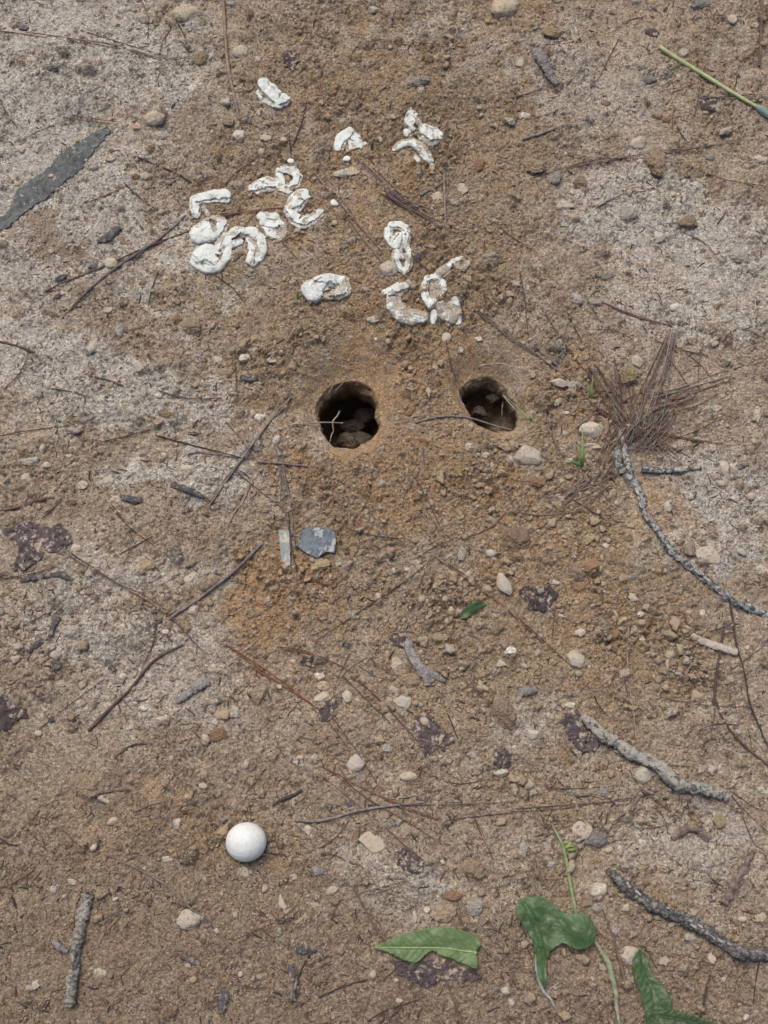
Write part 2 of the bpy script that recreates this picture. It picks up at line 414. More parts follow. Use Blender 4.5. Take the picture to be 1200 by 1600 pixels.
# ---------------------------------------------------------------- soil crumbs (nobody could count them)
def ico(n):
    bm = bmesh.new(); bmesh.ops.create_icosphere(bm, subdivisions=n, radius=1)
    bm.verts.ensure_lookup_table()
    v = np.array([q.co[:] for q in bm.verts]); f = np.array([[x.index for x in p.verts] for p in bm.faces]); bm.free()
    return v, f
ICO = {n: ico(n) for n in (1, 2, 3, 4, 5)}
def scatter(name, N, lvl, rmin, rmax, power, m, dens, seed, rgh=0.10):
    r_ = np.random.RandomState(seed)
    px = r_.rand(N * 4) * 1420 - 110; py = r_.rand(N * 4) * 1800 - 100
    x, y = to_world(px, py)
    d_ = samp(dens, x, y)
    k = (r_.rand(len(x)) < d_) & (samp(PIT, x, y) < 0.01)
    x, y = x[k][:N], y[k][:N]; n = len(x)
    z = samp(ZF, x, y)
    rad = rmin + (rmax - rmin) * r_.rand(n) ** power
    v0, f0 = ICO[lvl]
    nv = len(v0)
    # lumpy: a few random planes per crumb
    P = r_.randn(n, 13, 3); P /= np.linalg.norm(P, axis=2, keepdims=True)
    off = 0.48 + 0.42 * r_.rand(n, 13)
    dots = np.einsum('vk,npk->nvp', v0, P)
    rr = np.min(np.where(dots > 0.05, off[:, None, :] / np.maximum(dots, 0.05), 9), axis=2)
    rr = np.minimum(rr, 1.0) * (1 + rgh * (r_.rand(n, nv) - 0.5))
    sc = np.stack([0.65 + 0.75 * r_.rand(n), 0.6 + 0.5 * r_.rand(n), 0.45 + 0.4 * r_.rand(n)], -1)
    if lvl > 2:          # crumbly lumps
        ph = r_.rand(n, 1, 3) * 6.28; fr = 2.5 + 2 * r_.rand(n, 1, 3)
        q3 = np.sin(v0[None] * fr + ph); q4 = np.sin(v0[None] * fr * 2.3 + ph * 2.1)
        rr = rr * (1 + 0.20 * q3[..., 0] * q3[..., 1] + 0.16 * q3[..., 2] * q4[..., 0] + .08 * q4[..., 1] * q4[..., 2])
    W = v0[None] * rr[..., None] * sc[:, None, :] * rad[:, None, None]
    a = r_.rand(n) * 6.28; ca, sa = np.cos(a)[:, None], np.sin(a)[:, None]
    Wx = W[..., 0] * ca - W[..., 1] * sa + x[:, None]; Wy = W[..., 0] * sa + W[..., 1] * ca + y[:, None]
    Wz = W[..., 2] + (z + rad * 0.15)[:, None]
    V = np.stack([Wx, Wy, Wz], -1).reshape(-1, 3)
    F = (f0[None] + (np.arange(n) * nv)[:, None, None]).reshape(-1, 3)
    o = np_mesh(name, V, F, m, smooth=False)
    fattr(o.data, 'rnd', np.repeat(r_.rand(n), nv))
    fattr(o.data, 'rust', np.repeat(samp(ORM, x, y), nv))
    return o
b = NB('crumb')
c = b.cramp(b.attr('rnd'), [(0.0, (0.17, 0.12, 0.085)), (0.2, (0.26, 0.185, 0.12)), (0.45, (0.37, 0.285, 0.20)), (0.6, (0.30, 0.20, 0.12)), (0.72, (0.42, 0.34, 0.255)), (0.85, (0.33, 0.30, 0.26)), (0.97, (0.56, 0.51, 0.43)), (1.0, (0.12, 0.10, 0.10))])
c = b.mix(b.math('MULTIPLY', b.attr('rust'), 0.45), c, ORANGE)
c = b.mix(0.35, c, (0.36, 0.285, 0.19))
c = b.mix(b.ramp(b.noise(800, 3, 0.6), 0.45, 0.7), c, (0.44, 0.365, 0.26))
b.bump(b.noise(1800, 3, 0.7), 0.0006)
CRUMB = b.done(c, 0.95)
clump = sst(-0.35, 0.45, fbm(XO * 25, YO * 25, 3, 201))
eggx, eggy = to_world(385, 1335)
EGGN = np.exp(-(((XO - eggx) / .036) ** 2 + ((YO - eggy) / .034) ** 2))
dens = np.clip((0.05 + 0.85 * DUG + 0.9 * EGGN) * (0.25 + clump) * (1 - 0.9 * SMOOTHR), 0, 1)
o = scatter('soil_crumbs', 34000, 1, 0.0004, 0.0016, 2.2, CRUMB, dens, 5)
tag(o, 'fine loose brown soil crumbs spilled around the two holes', 'soil crumbs', kind='stuff')
dens2 = np.clip((1 - .7 * FINE) * (0.10 + 0.6 * DUG) * (0.15 + clump) * (1 - 0.95 * SMOOTHR), 0, 1)
o = scatter('gravel', 6500, 2, 0.0009, 0.0034, 3.0, CRUMB, dens2, 6)
tag(o, 'coarse tan and grey grit strewn over the dirt', 'gravel', kind='stuff')

dens3 = np.clip((0.10 + 0.9 * sst(.3, .9, DUG) * sst(560, 760, PX) * sst(640, 800, PY) + .25 * DUG) * cpm * (1 - SMOOTHR), 0, 1)
o = scatter('loose_clods', 2400, 3, 0.0014, 0.0056, 2.6, CRUMB, dens3, 8, 0.16)
tag(o, 'rough broken clods of dug soil too many to count', 'loose clods', kind='stuff')
# fibres, bark dust and broken needle bits: far too many to count
def litter(N, seed):
    r_ = np.random.RandomState(seed)
    px = r_.rand(N) * 1380 - 90; py = r_.rand(N) * 1760 - 80
    x, y = to_world(px, py)
    k = (samp(PIT, x, y) < .01) & (samp(SMOOTHR, x, y) < .3) & (r_.rand(N) < 0.25 + 0.9 * sst(-.1, .4, fbm(x * 16, y * 16, 3, 401)))
    x, y = x[k], y[k]; n = len(x)
    L = 0.0009 + 0.0085 * r_.rand(n) ** 3.2; rad = 0.00018 + 0.00045 * r_.rand(n) ** 2
    a = r_.rand(n) * 6.28; bend = (r_.rand(n) - .5) * .8
    V = np.zeros((n, 4, 4, 3)); cx, cy = x.copy(), y.copy()
    for i in range(4):
        an = a + bend * i
        if i: cx = cx + np.cos(an) * L / 3; cy = cy + np.sin(an) * L / 3
        z = samp(ZF, cx, cy) * .6 + samp(ZN, cx, cy) * .4 + rad * .8
        rr = rad * (0.6 if i in (0, 3) else 1.0)
        for j, (s1, s2) in enumerate(((1, 0), (0, 1), (-1, 0), (0, -1))):
            V[:, i, j] = np.stack([cx - np.sin(an) * rr * s1, cy + np.cos(an) * rr * s1, z + rr * s2 * .7], -1)
    f = [(i * 4 + j, i * 4 + (j + 1) % 4, i * 4 + 4 + (j + 1) % 4, i * 4 + 4 + j) for i in range(3) for j in range(4)] + [(3, 2, 1, 0), (12, 13, 14, 15)]
    F = (np.array(f)[None] + (np.arange(n) * 16)[:, None, None]).reshape(-1, 4)
    b = NB('litter')
    c = b.cramp(b.attr('rnd'), [(0, (.05, .04, .04)), (.35, (.10, .075, .065)), (.6, (.17, .12, .095)), (.75, (.20, .10, .07)), (.9, (.26, .23, .20)), (1, (.42, .37, .30))])
    o = np_mesh('plant_litter', V.reshape(-1, 3), F, b.done(c, .95))
    fattr(o.data, 'rnd', np.repeat(r_.rand(n), 16))
    tag(o, 'tiny dark bits of bark, fibre and broken needles strewn everywhere', 'plant litter', kind='stuff')
litter(32000, 77)
# ================================================================ MATERIALS FOR OBJECTS
COLS = {
 'cream': ((0.62, 0.56, 0.45), (0.48, 0.40, 0.29)), 'white': ((0.66, 0.65, 0.60), (0.50, 0.47, 0.41)),
 'pale grey': ((0.50, 0.48, 0.44), (0.36, 0.34, 0.30)), 'grey': ((0.33, 0.32, 0.30), (0.22, 0.21, 0.20)),
 'tan': ((0.42, 0.33, 0.235), (0.31, 0.23, 0.155)), 'brown': ((0.25, 0.18, 0.12), (0.16, 0.11, 0.075)),
 'yellow-brown': ((0.45, 0.35, 0.19), (0.33, 0.25, 0.15)), 'orange': ((0.42, 0.235, 0.12), (0.33, 0.20, 0.12)),
 'brick red': ((0.36, 0.15, 0.10), (0.28, 0.14, 0.09)), 'blue-grey': ((0.22, 0.25, 0.27), (0.14, 0.155, 0.17)),
 'greenish grey': ((0.30, 0.32, 0.27), (0.22, 0.22, 0.18)), 'pink': ((0.52, 0.40, 0.34), (0.42, 0.33, 0.27)),
 'purple-grey': ((0.30, 0.255, 0.255), (0.21, 0.175, 0.175)), 'dark grey': ((0.115, 0.11, 0.115), (0.07, 0.065, 0.07))}
SM = {k: two('stone_' + k.replace(' ', '_').replace('-', '_'), a, b_, 260, 0.35, 0.65, 900, 0.0009, 0.85, (0.50, 0.42, 0.32), 0.42, 420) for k, (a, b_) in COLS.items()}
CLM = {k: two('clod_' + k.replace(' ', '_').replace('-', '_'), a, b_, 420, 0.38, 0.62, 700, 0.0022, 0.95, (0.20, 0.145, 0.10), 0.60, 700)
       for k, (a, b_) in (('tan', ((0.40, 0.31, 0.215), (0.27, 0.195, 0.13))), ('pale grey', ((0.47, 0.44, 0.39), (0.34, 0.29, 0.235))), ('brown', ((0.28, 0.20, 0.13), (0.19, 0.135, 0.09))),
                        ('orange', ((0.38, 0.225, 0.12), (0.29, 0.19, 0.12))), ('cream', ((0.55, 0.47, 0.36), (0.40, 0.32, 0.23))), ('grey', ((0.33, 0.31, 0.28), (0.22, 0.19, 0.16))), ('yellow-brown', ((0.43, 0.34, 0.20), (0.31, 0.23, 0.14))),
                        ('greenish grey', ((0.32, 0.32, 0.27), (0.24, 0.22, 0.18))), ('white', ((0.60, 0.57, 0.51), (0.44, 0.38, 0.31))), ('purple-grey', ((0.32, 0.28, 0.27), (0.26, 0.20, 0.17))))}
NEED = {'grey': two('dry_needle_grey', (0.235, 0.205, 0.185), (0.14, 0.11, 0.10), 300), 'red-brown': two('dry_needle_red', (0.24, 0.115, 0.075), (0.13, 0.065, 0.05), 200),
        'brown': two('dry_needle_brown', (0.175, 0.115, 0.09), (0.105, 0.07, 0.06), 250), 'tan': two('dry_needle_tan', (0.36, 0.28, 0.215), (0.22, 0.165, 0.13), 250),
        'dark': two('dry_needle_dark', (0.085, 0.065, 0.06), (0.05, 0.04, 0.04), 250), 'orange-brown': two('dry_needle_orange', (0.31, 0.15, 0.08), (0.17, 0.075, 0.05), 200)}
LICHEN = two('lichen_bark', (0.11, 0.105, 0.105), (0.44, 0.44, 0.41), 300, 0.46, 0.53, 700, 0.0022, 0.95, (0.33, 0.26, 0.19), 0.60, 300)
OLDSTICK = two('weathered_stick', (0.46, 0.42, 0.35), (0.17, 0.155, 0.145), 420, 0.46, 0.60, 700, 0.0018, 0.95, (0.08, 0.07, 0.07), 0.60, 420)
BLACKST = two('charred_branch', (0.085, 0.08, 0.08), (0.24, 0.22, 0.205), 420, 0.46, 0.60, 700, 0.0022, 0.9, (0.42, 0.37, 0.31), 0.56, 240)
BARKCH = two('bark_flake', (0.33, 0.31, 0.29), (0.19, 0.165, 0.155), 300, 0.4, 0.6, 800, 0.0015, 0.95, (0.38, 0.33, 0.28), 0.6, 400)
CHAR = two('charred_chip', (0.085, 0.08, 0.082), (0.18, 0.165, 0.16), 300, 0.45, 0.65, 800, 0.0012, 0.85, (0.32, 0.26, 0.20), 0.55, 300)
WOODC = two('pale_wood', (0.52, 0.46, 0.37), (0.34, 0.30, 0.25), 300, 0.4, 0.65, 800, 0.0009, 0.9)
DEADM = two('dead_leaf_skin', (0.075, 0.055, 0.058), (0.13, 0.10, 0.105), 200, 0.4, 0.65, 700, 0.0012, 0.7, (0.42, 0.355, 0.27), 0.54, 190)
STRAW = two('green_straw', (0.46, 0.52, 0.24), (0.36, 0.40, 0.20), 160, 0.4, 0.6, 1200, 0.0002, 0.6)
STRAWB = two('blue_green_sheath', (0.24, 0.31, 0.28), (0.17, 0.21, 0.20), 200)
ROOT = two('pale_root', (0.42, 0.38, 0.31), (0.27, 0.22, 0.17), 300)
STEMG = two('green_stem', (0.16, 0.24, 0.09), (0.25, 0.29, 0.17), 220, 0.4, 0.6, 900, 0.0006, 0.7, (0.36, 0.31, 0.24), 0.58, 380)
SPROUT = two('young_blade', (0.16, 0.25, 0.075), (0.24, 0.33, 0.12), 200, 0.4, 0.6, 900, 0.0002, 0.6)
PASTE = two('charred_strip', (0.085, 0.09, 0.088), (0.15, 0.155, 0.15), 190, 0.35, 0.62, 800, 0.0008, 0.95, (0.46, 0.42, 0.35), 0.60, 260)

# ================================================================ LABEL WRITING
LM = [((385, 1315), 'the whole white egg'), ((543, 650), 'the large dark nest hole'), ((765, 632), 'the smaller nest hole'), ((670, 1480), 'the torn green leaf'),
      ((868, 1455), 'the two lobed green leaf'), ((1025, 1550), 'the dusty green leaf in the lower corner'), ((738, 950), 'the small half moon green leaf'), ((1100, 120), 'the green straw'),
      ((90, 270), 'the dark charred strip'), ((340, 365), 'the left cluster of eggshells'), ((452, 310), 'the ring shaped eggshell'), ((548, 222), 'the arched eggshell'), ((655, 210), 'the three piece eggshell'),
      ((425, 147), 'the topmost eggshell'), ((510, 447), 'the saddle shaped eggshell'), ((660, 470), 'the dirty eggshells above the holes'), ((622, 385), 'the twisted upright eggshell'),
      ((493, 848), 'the blue-grey slate'), ((823, 713), 'the pale stone below the smaller hole'), ((923, 670), 'the cream stone'), ((1020, 600), 'the pine needle pile'), ((1000, 760), 'the top end of the lichened branch'),
      ((1110, 920), 'the lower end of the lichened branch'), ((1020, 1190), 'the thick pale stick'), ((1070, 1435), 'the charred branch'), ((120, 1480), 'the upright weathered stick'), ((55, 845), 'the dark crumpled leaf at the left edge'),
      ((907, 1143), 'the purple dead leaf by the pale stick'), ((840, 933), 'the dark dead leaf right of the half moon leaf'), ((667, 1140), 'the purple dead leaf in the lower middle'), ((850, 105), 'the grey knobby bark piece'),
      ((1023, 250), 'the upright clod by the needle pair'), ((290, 22), 'the yellow stone on the top edge'), ((172, 368), 'the charred chip below the strip'), ((295, 765), 'the long charred splinter'),
      ((295, 1437), 'the round crusted pebble'), ((1117, 1005), 'the pale split wood chip'), ((655, 1040), 'the grey bark flake'), ((215, 198), 'the brick red pebble'), ((205, 779), 'the dark stub of bark'),
      ((640, 1343), 'the dark dead leaf above the torn leaf'), ((895, 1350), 'the upright green stem'), ((788, 13), 'the orange brown stone on the top edge'), ((653, 123), 'the grey clump at the upper middle'), ((1152, 1378), 'the folded brown bark curl')]
USED = {}
def where(px, py, rank=0):
    ds = sorted((math.hypot(px - a, py - c_), a, c_, t) for (a, c_), t in LM if math.hypot(px - a, py - c_) > 9)
    dd, a, c_, t = ds[min(rank, len(ds) - 1)]
    dx, dy = px - a, py - c_
    if abs(dx) > 2.2 * abs(dy): s = 'right of' if dx > 0 else 'left of'
    elif abs(dy) > 2.2 * abs(dx): s = 'below' if dy > 0 else 'above'
    else: s = ('below and ' if dy > 0 else 'above and ') + ('right of' if dx > 0 else 'left of')
    n = 'just ' if dd < 50 else ('' if dd < 110 else 'well ')
    return n + s + ' ' + t
def auto_label(desc, px, py):
    for rank in range(9):
        L = desc + ' ' + where(px, py, rank)
        if len(L.split()) <= 16 and L not in USED: break
    else:
        L = desc + ' ' + where(px, py, 0)
        L = ' '.join(L.split()[:16])
    USED[L] = USED.get(L, 0) + 1
    return L

# ================================================================ STONES, CLODS
def stone_mesh(shape, lx, ly, lz, seed, lvl):
    r_ = np.random.RandomState(seed)
    v, f = ICO[lvl]
    if shape == 'round':
        rr = np.ones(len(v))
        nf, na = 1.3, 0.16
    else:
        k = {'angular': 18, 'clod': 15, 'flat': 16}[shape]; sh = 16.0 if shape == 'clod' else 45.0
        P = r_.randn(k, 3); P /= np.linalg.norm(P, axis=1, keepdims=True)
        off = (0.55 if shape == 'clod' else 0.62) + (0.38 if shape == 'clod' else .22) * r_.rand(k)
        dots = v @ P.T
        q = np.where(dots > 0.08, off / np.maximum(dots, 0.08), 9)
        rr = -np.log(np.sum(np.exp(-np.minimum(q, 3) * sh), axis=1) + np.exp(-sh)) / sh
        nf, na = (1.8, 0.05) if shape != 'clod' else (2.4, 0.17)
    o_ = Vector(r_.rand(3) * 50)
    n = np.array([noise.fractal(Vector(p) * nf + o_, 0.8, 2.1, 5 if shape == 'clod' else 3) for p in v])
    rr = rr * (1 + na * n)
    if shape == 'clod':
        n2 = np.array([noise.noise(Vector(p) * 7 + o_) + 0.6 * noise.noise(Vector(p) * 15 + o_) for p in v])
        rr = rr + 0.075 * n2
    V = v * rr[:, None] * np.array([lx, ly, lz])
    return V, f
def stone(px, py, wpx, hpx, rot, shape, colr, name=None, label=None, cat=None, group=None, high=None, lvl=None):
    x, y, z = at(px, py)
    s = pxs(py)
    sy = 1 / (ct - (800 - py) / FP * st) * 0.9          # picture height to ground length
    lx, ly = wpx * s / 2 * 1.08, hpx * s / 2 * min(1.25, max(1, sy)) * 1.02
    lz = min(lx, ly) * (0.72 if shape != 'flat' else 0.35)
    if high: lz = high * s
    V, f = stone_mesh(shape, lx, ly, lz, int(px * 7 + py * 13), lvl or (5 if shape == 'clod' and wpx > 36 else 4 if wpx > 15 else 3))
    V = V @ np.array(Matrix.Rotation(R(-rot), 3, 'Z')).T
    m = (CLM if shape == 'clod' else SM)[colr]
    name = name or {'clod': 'soil_clod', 'flat': 'flat_stone', 'angular': 'stone', 'round': 'pebble'}[shape]
    o = new_obj(name, V, f, m, (x, y, z + lz * 0.05), smooth=(shape == 'round'))
    big = 'tiny' if max(wpx, hpx) < 13 else 'small' if max(wpx, hpx) < 22 else 'medium' if max(wpx, hpx) < 34 else 'large'
    if not label:
        kind = {'clod': 'clod of soil', 'flat': 'flat stone', 'angular': 'angular stone', 'round': 'rounded pebble'}[shape]
        label = auto_label('%s %s %s' % (big, colr, kind), px, py)
    else: USED[label] = 1
    tag(o, label, cat or {'clod': 'clod', 'flat': 'stone', 'angular': 'stone', 'round': 'pebble'}[shape], group or {'clod': 'clods of soil on the dirt', 'flat': 'stones lying on the dirt', 'angular': 'stones lying on the dirt', 'round': 'pebbles on the dirt'}[shape])
    return o
# px, py, width, height, rotation (clockwise), shape, colour [, label]
A_, O_, C_, L_ = 'angular', 'round', 'clod', 'flat'
ST = [
(290,22,40,25,-8,O_,'yellow-brown','smooth yellow stone lying on the top edge above the long stem'),(225,30,19,17,0,O_,'pink'),(180,37,18,13,0,O_,'yellow-brown'),(229,64,15,10,20,L_,'blue-grey'),(315,93,22,22,30,C_,'yellow-brown'),
(377,83,24,22,40,O_,'greenish grey'),(362,6,20,14,20,A_,'pale grey'),(302,138,16,13,0,A_,'white'),(230,152,22,8,-25,L_,'greenish grey'),(215,198,18,13,0,A_,'brick red','brick red pebble on the pale crust beside the charred strip'),
(252,212,24,17,10,C_,'pale grey'),(242,187,30,22,0,O_,'tan'),(33,233,14,14,0,O_,'pink'),(57,235,8,9,0,O_,'orange'),(211,277,14,13,0,O_,'orange'),(227,276,14,14,0,O_,'greenish grey'),(229,290,10,13,0,A_,'cream'),
(192,302,15,15,0,O_,'pink'),(173,248,20,14,0,O_,'brown'),(190,263,14,12,0,L_,'blue-grey'),(105,323,11,9,0,A_,'white'),(375,213,22,23,20,A_,'pale grey'),(358,190,22,22,0,C_,'tan'),(125,100,14,14,0,O_,'pink'),(82,107,22,17,0,C_,'greenish grey'),(3,235,12,16,0,A_,'pale grey'),
(583,16,19,13,0,O_,'greenish grey'),(788,13,40,30,-20,O_,'yellow-brown','smooth orange brown stone on the top edge right of the middle'),(645,128,24,24,0,C_,'pale grey'),(663,126,18,17,0,C_,'grey'),(658,143,13,12,0,O_,'cream'),
(415,215,20,12,-5,A_,'pink'),(443,218,12,10,0,O_,'pale grey'),(403,93,10,12,0,O_,'greenish grey'),(608,218,12,15,0,C_,'brown'),(748,258,21,26,20,C_,'orange'),(722,295,21,25,0,L_,'purple-grey'),(683,308,18,22,30,L_,'tan'),
(797,187,20,15,0,C_,'pale grey'),(543,269,46,17,-8,L_,'greenish grey','flat greenish grey slab of crust below the arched eggshell'),(1095,8,30,22,10,C_,'greenish grey'),(820,181,17,13,10,A_,'white'),
(998,225,25,25,-15,A_,'pale grey','squarish pale grey stone touching the clod at the needle pair'),(1023,250,40,54,5,C_,'tan','upright crumbly tan clod sitting on the long needle pair'),(1042,187,16,14,0,O_,'orange'),(1025,182,22,16,0,C_,'tan'),
(833,260,42,38,0,C_,'tan'),(907,285,30,28,0,C_,'tan'),(868,280,24,30,10,C_,'grey'),(880,320,28,17,0,L_,'blue-grey'),(980,338,28,38,0,C_,'pale grey','lumpy whitish grey clod right of the flat blue-grey stone'),(1028,371,24,22,0,A_,'pale grey'),
(1060,321,14,12,0,A_,'cream'),(1095,328,9,15,10,A_,'cream'),(1075,347,34,26,0,C_,'tan'),(1110,248,20,15,0,C_,'greenish grey'),(1190,248,22,14,0,L_,'pale grey'),(1068,82,16,16,0,A_,'greenish grey'),(813,100,15,16,0,O_,'pale grey'),
(863,52,34,22,0,C_,'yellow-brown'),(1145,30,18,20,0,L_,'purple-grey'),(1178,40,18,12,0,O_,'brick red'),(1153,403,36,26,10,C_,'pale grey'),(945,160,18,12,0,C_,'tan'),(1015,125,24,20,0,C_,'greenish grey'),
(173,412,21,19,0,O_,'cream','smooth cream pebble beside the twig left of the eggshells'),(93,458,16,10,0,L_,'blue-grey'),(168,483,18,12,0,L_,'grey'),(245,492,20,12,0,L_,'grey'),(188,516,17,27,0,A_,'pale grey'),(208,513,26,22,0,C_,'tan'),
(143,545,15,23,20,A_,'pale grey'),(217,573,15,24,-20,O_,'tan'),(297,513,36,32,0,C_,'tan'),(277,500,18,20,0,C_,'orange'),(340,563,16,15,0,A_,'pale grey'),(355,583,24,20,0,C_,'tan'),(382,560,18,16,0,O_,'white'),(397,547,14,10,0,O_,'blue-grey'),
(361,612,15,13,0,O_,'blue-grey'),(357,635,12,10,0,O_,'pale grey'),(250,600,11,9,0,O_,'pale grey'),(248,618,14,9,0,A_,'cream'),(22,661,19,12,-10,A_,'pale grey'),(137,655,24,17,-20,C_,'grey'),(117,673,20,12,0,C_,'pale grey'),(233,713,11,9,0,O_,'dark grey'),
(292,732,22,11,0,O_,'cream','small smooth cream oval pebble above the long charred splinter'),(170,751,18,17,0,A_,'pale grey'),(128,758,20,14,0,L_,'grey'),(50,721,30,18,0,C_,'pale grey'),(72,728,16,13,0,O_,'grey'),(108,713,12,9,0,A_,'white'),(20,697,14,12,0,A_,'pale grey'),
(42,747,20,16,0,A_,'pale grey'),(183,780,15,13,0,L_,'blue-grey'),(247,660,20,16,0,C_,'tan'),(260,648,24,14,0,C_,'yellow-brown'),(60,617,18,12,0,C_,'pale grey'),(300,705,24,14,0,C_,'pale grey'),
(583,500,19,13,0,L_,'blue-grey'),(608,421,27,25,0,O_,'grey'),(697,529,16,20,10,A_,'cream'),(719,546,10,14,0,L_,'grey'),(748,530,14,11,0,A_,'cream'),(406,653,16,14,0,O_,'white'),(733,698,13,17,0,L_,'blue-grey'),(760,712,18,12,0,L_,'grey'),(797,718,14,18,0,A_,'blue-grey'),
(619,749,11,9,0,O_,'tan'),(588,530,7,9,0,A_,'white'),(425,563,18,12,0,L_,'grey'),(872,598,28,17,5,A_,'pale grey'),(895,601,20,17,0,A_,'pale grey'),(923,671,42,34,-5,A_,'cream','cream angular stone among grass blades right of the smaller hole'),
(823,713,50,36,0,A_,'pale grey','largest pale grey stone below the smaller hole'),(1057,481,22,20,0,A_,'white'),(968,455,20,16,0,A_,'greenish grey'),(930,473,26,16,0,C_,'pale grey'),(900,467,22,20,0,C_,'pale grey'),(940,496,9,13,0,A_,'cream'),(995,564,21,26,-30,A_,'cream'),
(980,588,38,32,0,C_,'yellow-brown'),(1115,536,14,16,0,L_,'purple-grey'),(1118,638,20,14,0,L_,'blue-grey'),(1132,733,17,28,-15,A_,'pale grey'),(1183,648,13,34,5,L_,'greenish grey'),(870,630,12,14,0,O_,'dark grey'),(887,645,9,8,0,A_,'white'),(883,677,10,10,0,O_,'white'),
(963,714,26,24,0,C_,'tan'),(943,717,22,24,0,C_,'brown'),(837,753,24,20,0,C_,'orange'),(927,697,26,12,10,L_,'purple-grey'),(1043,791,12,24,0,A_,'pale grey'),(947,432,22,14,0,C_,'grey'),(1062,700,14,12,0,O_,'grey'),
(119,856,20,15,-10,A_,'cream'),(228,885,26,22,0,C_,'yellow-brown'),(97,918,18,32,-15,O_,'pale grey'),(297,904,34,14,-35,L_,'pale grey'),(258,987,13,11,0,A_,'white'),(302,955,18,18,30,A_,'grey'),(110,955,12,20,-20,A_,'grey'),(123,1100,14,13,0,O_,'blue-grey'),
(60,1146,12,10,10,O_,'pale grey'),(113,985,40,26,0,C_,'pale grey'),(85,1022,14,12,0,A_,'pale grey'),(253,1124,23,14,0,A_,'cream'),(274,1110,13,12,0,O_,'pink'),(367,1115,18,22,0,A_,'greenish grey'),(337,1128,12,14,0,A_,'pale grey'),(342,1148,30,22,-10,C_,'orange'),
(27,1010,20,16,0,A_,'pale grey'),(192,1056,14,10,0,A_,'white'),
(787,913,20,50,-25,A_,'pale grey','long whitish splintered stone left of the dark dead leaf'),(620,1040,19,30,-15,C_,'cream'),(642,1063,38,26,10,C_,'tan'),(630,1097,34,26,10,A_,'pale grey'),(500,1057,21,17,0,A_,'white'),(505,1072,19,16,0,O_,'orange'),
(503,1090,28,15,-30,A_,'cream'),(542,1088,16,24,0,A_,'pale grey'),(597,1080,11,14,0,O_,'tan'),(615,1077,20,13,20,A_,'pale grey'),(690,997,28,22,0,C_,'tan'),(797,1017,22,20,0,A_,'white'),(808,842,44,56,-5,C_,'brown','large craggy brown clod right of the slate level with it'),
(592,932,12,15,10,A_,'pink'),(648,844,15,13,0,O_,'tan'),(722,867,14,26,0,A_,'pale grey'),(637,890,9,8,0,O_,'white'),(732,897,10,12,0,A_,'cream'),(458,1035,12,10,0,O_,'orange'),(468,1190,25,26,10,A_,'dark grey'),(556,1191,32,28,-10,A_,'pale grey'),
(603,1170,19,15,10,A_,'pale grey'),(788,1117,52,48,0,C_,'tan','broad flattened tan clod left of the purple dead leaf'),(405,1086,28,32,0,C_,'tan'),(428,920,24,12,-10,C_,'tan'),(488,1170,26,22,0,C_,'tan'),(500,883,36,22,0,C_,'yellow-brown'),(543,882,24,16,0,C_,'grey'),
(705,910,10,10,0,A_,'white'),(652,990,14,10,0,C_,'tan'),(740,960,14,20,0,C_,'tan'),(775,985,26,22,0,C_,'tan'),
(900,1030,32,34,10,A_,'pale grey'),(988,933,14,20,-30,A_,'pale grey'),(1001,960,13,11,0,A_,'white'),(985,903,16,14,0,C_,'pale grey'),(1098,958,10,17,0,A_,'white'),(907,988,18,17,0,O_,'pale grey'),(935,988,14,13,0,O_,'pale grey'),(900,893,36,32,0,C_,'tan'),
(867,910,20,12,10,A_,'pale grey'),(903,918,28,16,10,C_,'orange'),(957,992,24,18,0,C_,'orange'),(947,853,12,11,0,A_,'white'),(1190,890,22,18,0,L_,'grey'),(1107,867,42,34,10,L_,'purple-grey'),(833,1147,22,16,0,A_,'pale grey'),(800,1017,10,14,0,A_,'white'),
(1037,987,15,13,0,O_,'grey'),(987,985,11,13,0,O_,'pale grey'),(890,1102,22,14,0,A_,'cream'),(1045,850,20,17,0,A_,'cream'),(925,885,26,26,10,C_,'orange'),(918,843,30,20,0,C_,'yellow-brown'),
(158,1394,22,23,0,C_,'tan'),(180,1405,14,7,-35,A_,'white'),(295,1437,35,30,0,O_,'greenish grey','round grey crusted pebble resting against the thin grey twig'),(113,1378,16,11,0,O_,'grey'),(83,1390,14,15,0,O_,'pale grey'),(163,1248,22,12,20,L_,'grey'),
(277,1288,14,22,0,A_,'blue-grey'),(347,1282,11,11,0,A_,'grey'),(157,1520,22,18,0,L_,'greenish grey'),(53,1540,26,12,-30,L_,'grey'),(133,1227,54,46,0,C_,'tan','broad tan lump of crust at the left side above the purple twig'),(380,1363,22,19,0,L_,'purple-grey'),(262,1342,28,10,-10,L_,'greenish grey'),
(583,1315,44,34,20,L_,'tan'),(737,1357,46,34,0,C_,'tan','tan crumbly clod right of the dead leaf above the torn leaf'),(707,1400,32,20,10,C_,'orange'),(697,1428,46,30,-15,C_,'tan'),(742,1418,25,30,0,A_,'pale grey'),(667,1422,14,12,0,A_,'white'),(648,1432,10,22,0,A_,'pale grey'),
(442,1415,12,36,-22,L_,'pale grey'),(518,1392,26,13,-25,A_,'tan'),(523,1407,18,14,0,C_,'tan'),(508,1410,14,14,0,C_,'tan'),(497,1362,24,20,0,C_,'grey'),(638,1213,26,14,0,O_,'yellow-brown'),(782,1207,26,17,0,A_,'pale grey'),(775,1545,13,13,0,O_,'grey'),(790,1549,17,15,0,O_,'grey'),
(623,1563,14,8,10,A_,'cream'),(480,1298,14,22,10,L_,'grey'),(458,1370,12,11,0,L_,'blue-grey'),
